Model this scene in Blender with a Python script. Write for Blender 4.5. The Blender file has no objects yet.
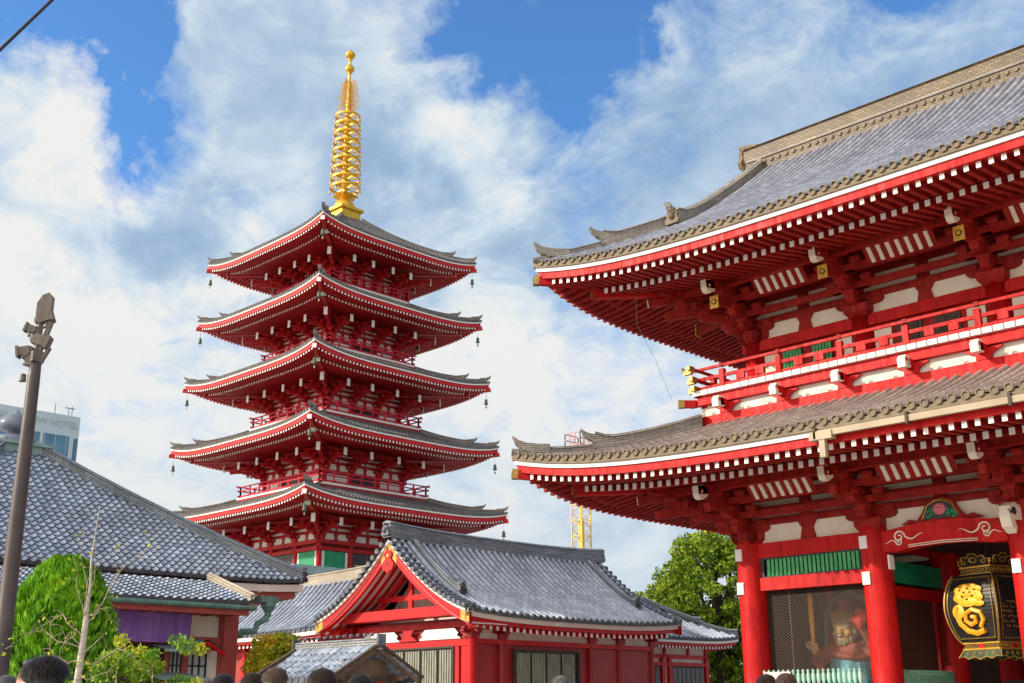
import bpy, bmesh, math, random
from mathutils import Vector, Matrix
import numpy as np
random.seed(7); rng=np.random.default_rng(7)
sc=bpy.context.scene; COL=sc.collection
rad=math.radians
# ------------------------------------------------------------------ materials
def newmat(name):
    m=bpy.data.materials.new(name); m.use_nodes=True
    nt=m.node_tree; b=nt.nodes['Principled BSDF']; return m,nt,b
def nd(nt,t,**k):
    n=nt.nodes.new(t)
    for a,v in k.items():
        if a.startswith('_'): n.inputs[a[1:].replace('_',' ')].default_value=v
        else: setattr(n,a,v)
    return n
def ramp(nt,stops):
    r=nt.nodes.new('ShaderNodeValToRGB'); e=r.color_ramp.elements
    while len(e)<len(stops): e.new(.5)
    for i,(p,c) in enumerate(stops):
        e[i].position=p; e[i].color=tuple(c)+(1,) if len(c)==3 else c
    return r
def noisy(name,c1,c2,scale=3,rough=.6,bump=.0,bscale=30,c3=None,metal=0,detail=5,stretch=None,spec=.4,grime=0):
    m,nt,b=newmat(name); L=nt.links
    tc=nd(nt,'ShaderNodeTexCoord'); mp=nd(nt,'ShaderNodeMapping')
    if stretch: mp.inputs['Scale'].default_value=stretch
    L.new(tc.outputs['Object'],mp.inputs[0])
    n=nd(nt,'ShaderNodeTexNoise',_Scale=scale,_Detail=detail,_Roughness=.6); L.new(mp.outputs[0],n.inputs['Vector'])
    st=[(.3,c1),(.7,c2)]
    if c3: st=[(.25,c1),(.55,c2),(.78,c3)]
    r=ramp(nt,st); L.new(n.outputs['Fac'],r.inputs[0]); L.new(r.outputs[0],b.inputs['Base Color'])
    if grime:
        mg=nd(nt,'ShaderNodeMapping'); mg.inputs['Scale'].default_value=(2.6,2.6,.35); L.new(tc.outputs['Object'],mg.inputs[0])
        ng=nd(nt,'ShaderNodeTexNoise',_Scale=2.2,_Detail=9,_Roughness=.72); L.new(mg.outputs[0],ng.inputs['Vector'])
        rg=ramp(nt,[(.34,(1-grime,1-grime,1-grime)),(.56,(1,1,1)),(.72,(1.0,1.0,1.0)),(.8,(1.08,1.5,1.5))]); L.new(ng.outputs['Fac'],rg.inputs[0])
        mm_=nd(nt,'ShaderNodeMix',data_type='RGBA',blend_type='MULTIPLY'); mm_.inputs[0].default_value=1; L.new(r.outputs[0],mm_.inputs[6]); L.new(rg.outputs[0],mm_.inputs[7]); L.new(mm_.outputs[2],b.inputs['Base Color'])
        rr=nd(nt,'ShaderNodeMapRange'); L.new(ng.outputs['Fac'],rr.inputs[0]); rr.inputs[1].default_value=.3; rr.inputs[2].default_value=.7; rr.inputs[3].default_value=min(1,rough+.2); rr.inputs[4].default_value=rough-.12; L.new(rr.outputs[0],b.inputs['Roughness'])
    b.inputs['Roughness'].default_value=rough; b.inputs['Metallic'].default_value=metal
    b.inputs['Specular IOR Level'].default_value=spec
    if bump:
        n2=nd(nt,'ShaderNodeTexNoise',_Scale=bscale,_Detail=4); L.new(mp.outputs[0],n2.inputs['Vector'])
        bp=nd(nt,'ShaderNodeBump',_Strength=bump,_Distance=.02); L.new(n2.outputs['Fac'],bp.inputs['Height']); L.new(bp.outputs[0],b.inputs['Normal'])
    return m
def tilemat(name,c1,c2,cm,w=.27,h=.34,highlight=None,rough=.45,mort=.012,off=0.0,spec=.5):
    """roof tiles: brick pattern in (along,up) metres from the UV map, with pale highlights painted in as noise patches"""
    m,nt,b=newmat(name); L=nt.links
    uv=nd(nt,'ShaderNodeUVMap',uv_map='UVMap')
    br=nd(nt,'ShaderNodeTexBrick',offset=off,squash=1.0)
    br.inputs['Scale'].default_value=1; br.inputs['Brick Width'].default_value=w; br.inputs['Row Height'].default_value=h
    br.inputs['Mortar Size'].default_value=mort; br.inputs['Color1'].default_value=c1+(1,); br.inputs['Color2'].default_value=c2+(1,); br.inputs['Mortar'].default_value=cm+(1,)
    L.new(uv.outputs[0],br.inputs['Vector'])
    tc=nd(nt,'ShaderNodeTexCoord')
    n=nd(nt,'ShaderNodeTexNoise',_Scale=.7,_Detail=8,_Roughness=.65); L.new(tc.outputs['Object'],n.inputs['Vector'])
    r=ramp(nt,[(.35,(.78,.78,.79)),(.62,(1.15,1.15,1.13))]); L.new(n.outputs['Fac'],r.inputs[0])
    mx=nd(nt,'ShaderNodeMix',data_type='RGBA',blend_type='MULTIPLY'); mx.inputs[0].default_value=1
    L.new(br.outputs['Color'],mx.inputs[6]); L.new(r.outputs[0],mx.inputs[7]); out=mx.outputs[2]
    if highlight:  # whitish highlights on the tiles, put into the base colour
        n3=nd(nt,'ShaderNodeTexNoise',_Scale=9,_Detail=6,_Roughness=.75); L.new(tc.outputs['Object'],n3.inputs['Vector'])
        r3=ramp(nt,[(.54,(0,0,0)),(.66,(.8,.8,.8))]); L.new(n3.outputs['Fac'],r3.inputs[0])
        m2=nd(nt,'ShaderNodeMix',data_type='RGBA'); L.new(r3.outputs[0],m2.inputs[0]); L.new(out,m2.inputs[6]); m2.inputs[7].default_value=highlight+(1,)
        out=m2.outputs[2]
    L.new(out,b.inputs['Base Color']); b.inputs['Roughness'].default_value=rough; b.inputs['Specular IOR Level'].default_value=spec
    bp=nd(nt,'ShaderNodeBump',_Strength=.5,_Distance=.03,invert=True); L.new(br.outputs['Fac'],bp.inputs['Height']); L.new(bp.outputs[0],b.inputs['Normal'])
    return m
M={}
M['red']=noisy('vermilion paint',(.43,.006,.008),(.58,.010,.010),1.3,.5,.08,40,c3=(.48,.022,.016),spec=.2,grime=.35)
M['redd']=noisy('vermilion paint shade toned',(.28,.012,.010),(.42,.024,.016),2.2,.55,.1,30,spec=.2,grime=.4)  # darker copy of the vermilion for under the eaves, shade put into the colour
M['redp']=noisy('pagoda red paint',(.36,.012,.015),(.50,.020,.020),1.5,.5,.1,25,spec=.2)
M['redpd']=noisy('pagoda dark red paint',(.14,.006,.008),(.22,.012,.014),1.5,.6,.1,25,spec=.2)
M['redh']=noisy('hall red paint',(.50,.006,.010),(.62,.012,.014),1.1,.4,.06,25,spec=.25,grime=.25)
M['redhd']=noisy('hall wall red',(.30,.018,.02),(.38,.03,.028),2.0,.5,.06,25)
M['brick']=noisy('faded red post',(.34,.055,.045),(.44,.085,.07),2.0,.6,.06,25)
M['white']=noisy('white lime paint',(.80,.79,.75),(.88,.87,.83),3,.6)
M['plaster']=noisy('cream plaster',(.80,.73,.58),(.90,.85,.72),1.6,.8,.05,40,stretch=(1,1,.4))
M['plasterw']=noisy('white plaster',(.66,.62,.56),(.80,.77,.70),1.5,.8)
M['pinkp']=noisy('pale plaster',(.62,.52,.47),(.74,.66,.60),1.5,.8)
M['gold']=noisy('gold leaf',(.58,.33,.05),(.85,.55,.10),5,.34,.1,40,metal=.55)
M['goldd']=noisy('gilt metal',(.26,.16,.04),(.48,.30,.08),6,.45,.1,40,metal=.5)
M['goldp']=noisy('spire gold',(.55,.30,.02),(.80,.48,.05),3,.38,.15,20,metal=.6)
M['black']=noisy('black lacquer',(.012,.012,.013),(.03,.028,.026),3,.35)
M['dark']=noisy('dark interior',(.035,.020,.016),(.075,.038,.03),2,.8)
M['darkwood']=noisy('dark timber',(.045,.028,.02),(.10,.065,.045),4,.7,.3,20,stretch=(1,1,6))
M['wood']=noisy('weathered brown timber',(.12,.075,.05),(.22,.14,.09),4,.7,.3,20)
M['green']=noisy('green slat paint',(.06,.42,.15),(.16,.58,.27),5,.5,.1,20)
M['greend']=noisy('green panel paint',(.005,.22,.10),(.02,.33,.15),2,.5)
M['mint']=noisy('mint picket paint',(.28,.55,.43),(.42,.68,.55),5,.6)
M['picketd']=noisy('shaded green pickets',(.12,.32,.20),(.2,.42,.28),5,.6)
M['disc']=noisy('buff tile ends',(.12,.09,.055),(.22,.17,.105),4,.6,.4,40)
M['discd']=noisy('grey tile ends',(.11,.11,.105),(.22,.215,.20),4,.6,.4,40)
M['discb']=noisy('dark blue grey tile ends',(.06,.07,.085),(.17,.19,.22),5,.5,.4,40)
M['disck']=noisy('charcoal tile ends',(.035,.035,.04),(.09,.09,.10),5,.5,.4,40)
M['tileG']=tilemat('gate upper roof tiles',(.22,.235,.28),(.33,.35,.41),(.12,.13,.15),.32,.36)
M['tileL']=tilemat('gate lower roof tiles',(.27,.24,.225),(.40,.36,.33),(.15,.13,.12),.32,.36)
M['tileP']=tilemat('pagoda roof tiles',(.085,.09,.10),(.16,.17,.18),(.045,.045,.05),.30,.34)
M['tileC']=tilemat('hall roof tiles',(.24,.30,.39),(.38,.45,.56),(.15,.19,.25),.34,.30,highlight=(.66,.72,.80),rough=.36)
M['tileW']=tilemat('wing roof tiles',(.25,.30,.38),(.36,.42,.52),(.15,.18,.23),.36,.30,highlight=(.55,.58,.62),rough=.38)
M['tileH']=tilemat('wavy pantiles',(.14,.19,.27),(.35,.42,.53),(.06,.08,.11),.225,.195,highlight=(.46,.50,.56),rough=.36,mort=.02)
M['tileK']=tilemat('small roof pantiles',(.20,.26,.34),(.38,.44,.54),(.07,.08,.1),.25,.22,highlight=(.5,.55,.62))
M['copper']=noisy('verdigris copper',(.16,.27,.25),(.30,.42,.40),2.5,.6,.1,20)
M['copperd']=noisy('dark green copper',(.06,.14,.11),(.14,.26,.21),3,.6)
M['ridgeC']=tilemat('hall ridge courses',(.15,.18,.21),(.27,.31,.35),(.04,.045,.05),.5,.07,rough=.5,mort=.01,off=.5)
M['ridgeG']=tilemat('gate ridge courses',(.13,.095,.052),(.22,.16,.09),(.05,.035,.022),.22,.085,rough=.55,mort=.012,off=.5)
M['ridgeS']=tilemat('gate slope ridge courses',(.22,.20,.18),(.33,.30,.26),(.10,.09,.08),.4,.07,rough=.55,mort=.012,off=.5)
M['ridgeB']=tilemat('buff ridge courses',(.38,.32,.24),(.50,.43,.33),(.22,.18,.13),.5,.07,rough=.6,mort=.01,off=.5)
M['concrete']=noisy('ground paving',(.34,.32,.28),(.44,.42,.37),.6,.85,.2,20)
M['stone']=noisy('granite base',(.26,.25,.24),(.38,.37,.35),2,.8,.2,30)
M['buff']=noisy('buff gutter metal',(.30,.24,.16),(.42,.34,.23),1.2,.55)
M['pole']=noisy('brown pole paint',(.055,.040,.040),(.085,.064,.062),3,.45)
M['polel']=noisy('bronze lamp housing',(.10,.082,.07),(.18,.15,.12),8,.5)
M['purple']=noisy('purple curtain cloth',(.22,.11,.40),(.32,.17,.52),1.5,.85,.3,3,stretch=(2,5,.25))
M['lens']=noisy('lamp glass',(.3,.3,.3),(.6,.6,.6),4,.1)
M['bell']=noisy('green bronze bell',(.05,.09,.07),(.12,.17,.13),6,.5,metal=.4)
M['craney']=noisy('yellow crane paint',(.55,.38,.05),(.68,.48,.10),3,.5)
M['cranep']=noisy('pink crane cage paint',(.34,.18,.2),(.46,.28,.3),3,.5)
M['bark']=noisy('dark bark',(.022,.017,.013),(.085,.065,.05),4,.9,.8,12,stretch=(1,1,.3))
M['birch']=noisy('pale bark',(.30,.25,.20),(.62,.57,.50),9,.8,.4,20,stretch=(1,1,3))
M['twig']=noisy('pale twigs',(.26,.20,.14),(.46,.38,.28),9,.8)
M['skin']=noisy('skin',(.50,.27,.18),(.62,.36,.25),6,.5)
M['hairk']=noisy('black hair',(.008,.007,.008),(.03,.022,.02),30,.35,.6,60,stretch=(1,1,.2))
M['hairb']=noisy('brown hair',(.02,.011,.007),(.05,.026,.016),30,.45,.6,60,stretch=(1,1,.2))
M['hairg']=noisy('grey hair',(.09,.085,.085),(.22,.21,.21),30,.45,.6,60,stretch=(1,1,.2))
M['hairs']=noisy('short light brown hair',(.06,.034,.02),(.12,.07,.045),30,.5,.6,60,stretch=(1,1,.2))
for nme,c in dict(clothk=(.03,.03,.035),clothw=(.7,.7,.68),clothb=(.06,.09,.2),clothr=(.4,.05,.05),clothg=(.18,.19,.2),denim=(.05,.08,.16),pinksign=(.8,.45,.5)).items():
    M[nme]=noisy(nme+' fabric',c,tuple(min(1,x*1.3) for x in c),12,.85,.2,60)
M['bluecloth']=noisy('painted blue robe',(.06,.32,.42),(.18,.55,.65),2.5,.6,.5,6,c3=(.5,.5,.3))
M['statskin']=noisy('painted flesh',(.62,.38,.12),(.75,.52,.20),4,.6,.4,8)
M['statred']=noisy('painted red flesh',(.30,.07,.04),(.48,.13,.08),3,.6,.4,8)
M['statgrey']=noisy('painted grey beard',(.28,.25,.14),(.48,.42,.26),9,.7,.6,14)
M['facade']=noisy('hotel white cladding',(.38,.48,.52),(.45,.55,.58),.05,.6)
M['faceshade']=noisy('hotel letters',(.35,.42,.43),(.39,.46,.47),.5,.6)
M['phone']=noisy('phone plastic',(.01,.01,.012),(.02,.02,.022),3,.2)
def glassfac():
    m,nt,b=newmat('hotel curtain glass'); L=nt.links
    tc=nd(nt,'ShaderNodeTexCoord'); n=nd(nt,'ShaderNodeTexNoise',_Scale=.12,_Detail=4); L.new(tc.outputs['Object'],n.inputs['Vector'])
    r=ramp(nt,[(.3,(.035,.11,.18)),(.7,(.11,.25,.36))]); L.new(n.outputs['Fac'],r.inputs[0]); L.new(r.outputs[0],b.inputs['Base Color']); b.inputs['Roughness'].default_value=.15
    return m
M['hglass']=glassfac()
def meshmat(name,col,cover,sc_=28):
    """woven wire screen: diagonal wires, open between"""
    m,nt,b=newmat(name); L=nt.links
    tc=nd(nt,'ShaderNodeTexCoord'); outs=[]
    for ang in (rad(35),rad(-35)):
        mp=nd(nt,'ShaderNodeMapping'); mp.inputs['Rotation'].default_value=(0,ang,0); L.new(tc.outputs['Object'],mp.inputs[0])
        w=nd(nt,'ShaderNodeTexWave',wave_type='BANDS',bands_direction='Z',_Scale=sc_/6.28); w.inputs['Distortion'].default_value=.3; L.new(mp.outputs[0],w.inputs[0])
        g=nd(nt,'ShaderNodeMath',operation='GREATER_THAN'); g.inputs[1].default_value=1-cover; L.new(w.outputs['Fac'],g.inputs[0]); outs.append(g)
    mx=nd(nt,'ShaderNodeMath',operation='MAXIMUM'); L.new(outs[0].outputs[0],mx.inputs[0]); L.new(outs[1].outputs[0],mx.inputs[1])
    b.inputs['Base Color'].default_value=col+(1,); b.inputs['Roughness'].default_value=.6
    L.new(mx.outputs[0],b.inputs['Alpha']); return m
M['net']=meshmat('wire netting',(.075,.045,.032),.075,30)
def leafmat(name,c1,c2,c3,trans=.25):
    m,nt,b=newmat(name); L=nt.links
    tc=nd(nt,'ShaderNodeTexCoord'); n=nd(nt,'ShaderNodeTexNoise',_Scale=1.6,_Detail=3); L.new(tc.outputs['Object'],n.inputs['Vector'])
    n2=nd(nt,'ShaderNodeTexNoise',_Scale=14,_Detail=2); L.new(tc.outputs['Object'],n2.inputs['Vector'])
    ad=nd(nt,'ShaderNodeMath',operation='MULTIPLY_ADD'); L.new(n.outputs['Fac'],ad.inputs[0]); ad.inputs[1].default_value=.55
    ml=nd(nt,'ShaderNodeMath',operation='MULTIPLY'); ml.inputs[1].default_value=.45; L.new(n2.outputs['Fac'],ml.inputs[0]); L.new(ml.outputs[0],ad.inputs[2])
    r=ramp(nt,[(.38,c1),(.5,c2),(.62,c3)]); L.new(ad.outputs[0],r.inputs[0]); L.new(r.outputs[0],b.inputs['Base Color'])
    b.inputs['Roughness'].default_value=.55; b.inputs['Specular IOR Level'].default_value=.25
    tr=nd(nt,'ShaderNodeBsdfTranslucent'); L.new(r.outputs[0],tr.inputs[0]); ms=nd(nt,'ShaderNodeMixShader'); ms.inputs[0].default_value=trans
    L.new(b.outputs[0],ms.inputs[1]); L.new(tr.outputs[0],ms.inputs[2]); L.new(ms.outputs[0],nt.nodes['Material Output'].inputs[0])
    return m
M['ginkgo']=leafmat('broad tree leaves',(.045,.11,.01),(.16,.28,.018),(.44,.52,.035))
M['conifer']=leafmat('conifer sprays',(.05,.17,.004),(.13,.36,.008),(.26,.52,.015),.15)
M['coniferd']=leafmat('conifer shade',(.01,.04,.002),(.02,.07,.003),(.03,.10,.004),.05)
M['shrub']=leafmat('round shrub leaves',(.14,.22,.012),(.38,.38,.02),(.75,.44,.03))
M['bush']=leafmat('loose bush leaves',(.07,.18,.02),(.18,.36,.03),(.40,.50,.03))
M['yellow']=leafmat('yellow green leaves',(.24,.38,.02),(.46,.54,.03),(.68,.62,.05))
M['redr']=noisy('pagoda railing paint',(.55,.02,.05),(.68,.04,.07),1.5,.5,spec=.2)
M['greenw']=noisy('white and green painted rafter end',(.10,.45,.22),(.75,.8,.7),3,.5)
M['tileF']=noisy('glazed finial tile',(.10,.12,.17),(.18,.21,.27),3,.3)
M['paper']=noisy('paper door',(.45,.52,.48),(.58,.64,.60),3,.7)
M['lattice']=noisy('weathered lattice',(.20,.22,.17),(.36,.36,.29),5,.7,.1,20,stretch=(1,1,.3))
M['slate']=noisy('grey shutter boards',(.12,.12,.13),(.20,.20,.20),5,.7,.1,20,stretch=(1,1,.3))
M['goldw']=noisy('pierced gilt fitting',(.25,.09,.02),(.90,.58,.10),22,.4,.3,30,metal=.3)
M['greend2']=noisy('dark green enamel',(.01,.04,.025),(.03,.09,.05),4,.4)
M['goldc']=noisy('orange gilt',(.80,.32,.01),(.92,.52,.04),3,.4,.1,20,metal=.1)
M['statredb']=noisy('bright red painted hand',(.55,.03,.02),(.7,.06,.04),4,.5)
M['statgreen']=noisy('faded green scarf',(.12,.18,.13),(.22,.28,.2),4,.6)
M['pinks']=noisy('pale pink paper',(.75,.58,.55),(.82,.66,.62),3,.7)
M['pan']=noisy('roof pan tiles shade toned',(.02,.025,.035),(.07,.08,.10),3,.6)  # pans coloured dark so the gaps between rolls read as shaded
M['panL']=noisy('brown pan tiles shade toned',(.12,.10,.095),(.22,.19,.17),3,.6)  # gate pans darker than the rolls, gap shade put into the colour
M['ridgeK']=tilemat('grey ridge courses',(.24,.25,.26),(.36,.37,.37),(.10,.10,.10),.3,.05,rough=.6,mort=.01,off=.5)
M['netin']=meshmat('passage wire netting',(.12,.04,.03),.2,40)
M['pinkflower']=noisy('painted peony',(.55,.06,.12),(.8,.25,.3),6,.5)
M['maroon']=noisy('dusty maroon timber',(.09,.035,.04),(.16,.07,.075),2,.7)
# ------------------------------------------------------------------ mesh builder
def V(*a): return Vector(a)
class MB:
    def __init__(s): s.v=[]; s.f=[]; s.mi=[]; s.uv=[]; s.cuts=[]
    def cut(s): s.cuts.append((len(s.v),len(s.f),len(s.uv)))
    def face(s,pts,m=0,uv=None):
        k=len(s.v); s.v.extend([tuple(p) for p in pts]); n=len(pts)
        s.f.append(tuple(range(k,k+n))); s.mi.append(m); s.uv.extend(uv if uv else [(p[0]+p[1],p[2]) for p in pts])
    def hexa(s,P,m=0,m_end=None):
        """P: 8 pts, 0-3 one end loop, 4-7 other end loop"""
        k=len(s.v); s.v.extend([tuple(p) for p in P])
        F=[(3,2,1,0),(4,5,6,7),(0,1,5,4),(1,2,6,5),(2,3,7,6),(3,0,4,7)]
        for i,f in enumerate(F):
            s.f.append(tuple(k+j for j in f)); s.mi.append(m_end if (i==0 and m_end is not None) else m)
            for j in f:
                p=P[j]; s.uv.append((p[0]+p[1],p[2]))
    def ob(s,c,ex,ey,ez,m=0,m_end=None):
        c,ex,ey,ez=Vector(c),Vector(ex),Vector(ey),Vector(ez)
        s.hexa([c-ex-ey-ez,c-ex+ey-ez,c-ex+ey+ez,c-ex-ey+ez,c+ex-ey-ez,c+ex+ey-ez,c+ex+ey+ez,c+ex-ey+ez],m,m_end)
    def box(s,x0,x1,y0,y1,z0,z1,m=0):
        s.ob(((x0+x1)/2,(y0+y1)/2,(z0+z1)/2),((x1-x0)/2,0,0),(0,(y1-y0)/2,0),(0,0,(z1-z0)/2),m)
    def bar(s,a,b,w,h,m=0,m_end=None,up=(0,0,1)):
        a,b=Vector(a),Vector(b); d=(b-a); l=d.length; d.normalize(); sd=d.cross(Vector(up))
        if sd.length<1e-4: sd=Vector((1,0,0))
        sd.normalize(); u=sd.cross(d); s.ob((a+b)/2,d*l/2,sd*w/2,u*h/2,m,m_end)
    def grid(s,G,m=0,uv=None,close=False):
        r=len(G); c=len(G[0]); k=len(s.v)
        for row in G: s.v.extend([tuple(p) for p in row])
        for i in range(r-1):
            for j in range(c if close else c-1):
                j2=(j+1)%c; s.f.append((k+i*c+j,k+i*c+j2,k+(i+1)*c+j2,k+(i+1)*c+j)); s.mi.append(m)
                if uv: s.uv.extend([uv[i][j],uv[i][j2],uv[i+1][j2],uv[i+1][j]])
                else:
                    for q in (G[i][j],G[i][j2],G[i+1][j2],G[i+1][j]): s.uv.append((q[0]+q[1],q[2]))
    def tube(s,path,rad_,n=8,m=0,cap=True):
        path=[Vector(p) for p in path]
        if not isinstance(rad_,(list,tuple)): rad_=[rad_]*len(path)
        G=[]; prev=None
        for i,p in enumerate(path):
            d=(path[min(i+1,len(path)-1)]-path[max(i-1,0)]).normalized()
            if prev is None: a=d.cross(Vector((0,0,1)) if abs(d.z)<.9 else Vector((1,0,0))).normalized()
            else: a=(prev-d*prev.dot(d)).normalized()
            prev=a; b=d.cross(a)
            G.append([p+(a*math.cos(t)+b*math.sin(t))*rad_[i] for t in [2*math.pi*j/n for j in range(n)]])
        s.grid(G,m,close=True)
        if cap: s.face(G[0][::-1],m); s.face(G[-1],m)
    def lathe(s,c,prof,n=16,m=0,ax=None):
        c=Vector(c); G=[]
        for r,z in prof: G.append([c+Vector((r*math.cos(t),r*math.sin(t),z)) for t in [2*math.pi*j/n for j in range(n)]])
        s.grid(G,m,close=True)
    def prism(s,poly,o,ax,ay,az,m=0,mcap=None):
        """poly 2d in (ax,ay), extruded along az"""
        o,ax,ay,az=map(Vector,(o,ax,ay,az)); A=[o+ax*p[0]+ay*p[1] for p in poly]; B=[q+az for q in A]
        s.face(A[::-1],m if mcap is None else mcap); s.face(B,m if mcap is None else mcap); n=len(A)
        for i in range(n): s.face([A[i],A[(i+1)%n],B[(i+1)%n],B[i]],m)
    def ell(s,c,r,n=12,k=8,m=0,rot=None):
        c=Vector(c); G=[]
        for i in range(k+1):
            ph=-math.pi/2+math.pi*i/k; row=[]
            for j in range(n):
                t=2*math.pi*j/n; p=Vector((r[0]*math.cos(ph)*math.cos(t),r[1]*math.cos(ph)*math.sin(t),r[2]*math.sin(ph)))
                if rot: p=rot@p
                row.append(c+p)
            G.append(row)
        s.grid(G,m,close=True)
    def build(s,name,mats,parent=None,smooth=False,label=None,bevel=0):
        if s.cuts:
            c=[(0,0,0)]+[x for x in s.cuts]+[(len(s.v),len(s.f),len(s.uv))]; first=None
            for a,b in zip(c,c[1:]):
                if b[1]==a[1]: continue
                q=MB(); q.v=s.v[a[0]:b[0]]; q.f=[tuple(i-a[0] for i in f) for f in s.f[a[1]:b[1]]]; q.mi=s.mi[a[1]:b[1]]; q.uv=s.uv[a[2]:b[2]]
                o=q.build(name,mats,parent,smooth,label,bevel); first=first or o
            return first
        me=bpy.data.meshes.new(name); off=wloc(parent) if parent else Vector((0,0,0))
        if parent is None and s.v:
            a=np.array(s.v); off=Vector((float((a[:,0].min()+a[:,0].max())/2),float((a[:,1].min()+a[:,1].max())/2),float(a[:,2].min())))
        me.from_pydata([(p[0]-off.x,p[1]-off.y,p[2]-off.z) for p in s.v],[],s.f)
        if not isinstance(mats,(list,tuple)): mats=[mats]
        for x in mats: me.materials.append(M[x])
        me.polygons.foreach_set('material_index',s.mi)
        uvl=me.uv_layers.new(name='UVMap'); uvl.data.foreach_set('uv',np.array(s.uv,dtype=np.float32).ravel())
        if smooth: me.polygons.foreach_set('use_smooth',[True]*len(me.polygons))
        me.update()
        o=bpy.data.objects.new(name,me); COL.objects.link(o)
        if parent: o.parent=parent
        else: o.location=off
        if label: o['label']=label
        if bevel:
            b=o.modifiers.new('b','BEVEL'); b.width=bevel; b.segments=2; b.limit_method='ANGLE'
        return o
def wloc(o):
    l=Vector((0,0,0))
    while o: l=l+o.location; o=o.parent
    return l
def thing(name,label,cat,loc,group=None):
    o=bpy.data.objects.new(name,None); COL.objects.link(o); o.location=loc; o['label']=label; o['category']=cat; o.empty_display_size=.5
    if group: o['group']=group
    return o
def tag(o,label=None,cat=None,group=None,kind=None):
    for k,v in (('label',label),('category',cat),('group',group),('kind',kind)):
        if v: o[k]=v
    return o
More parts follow.
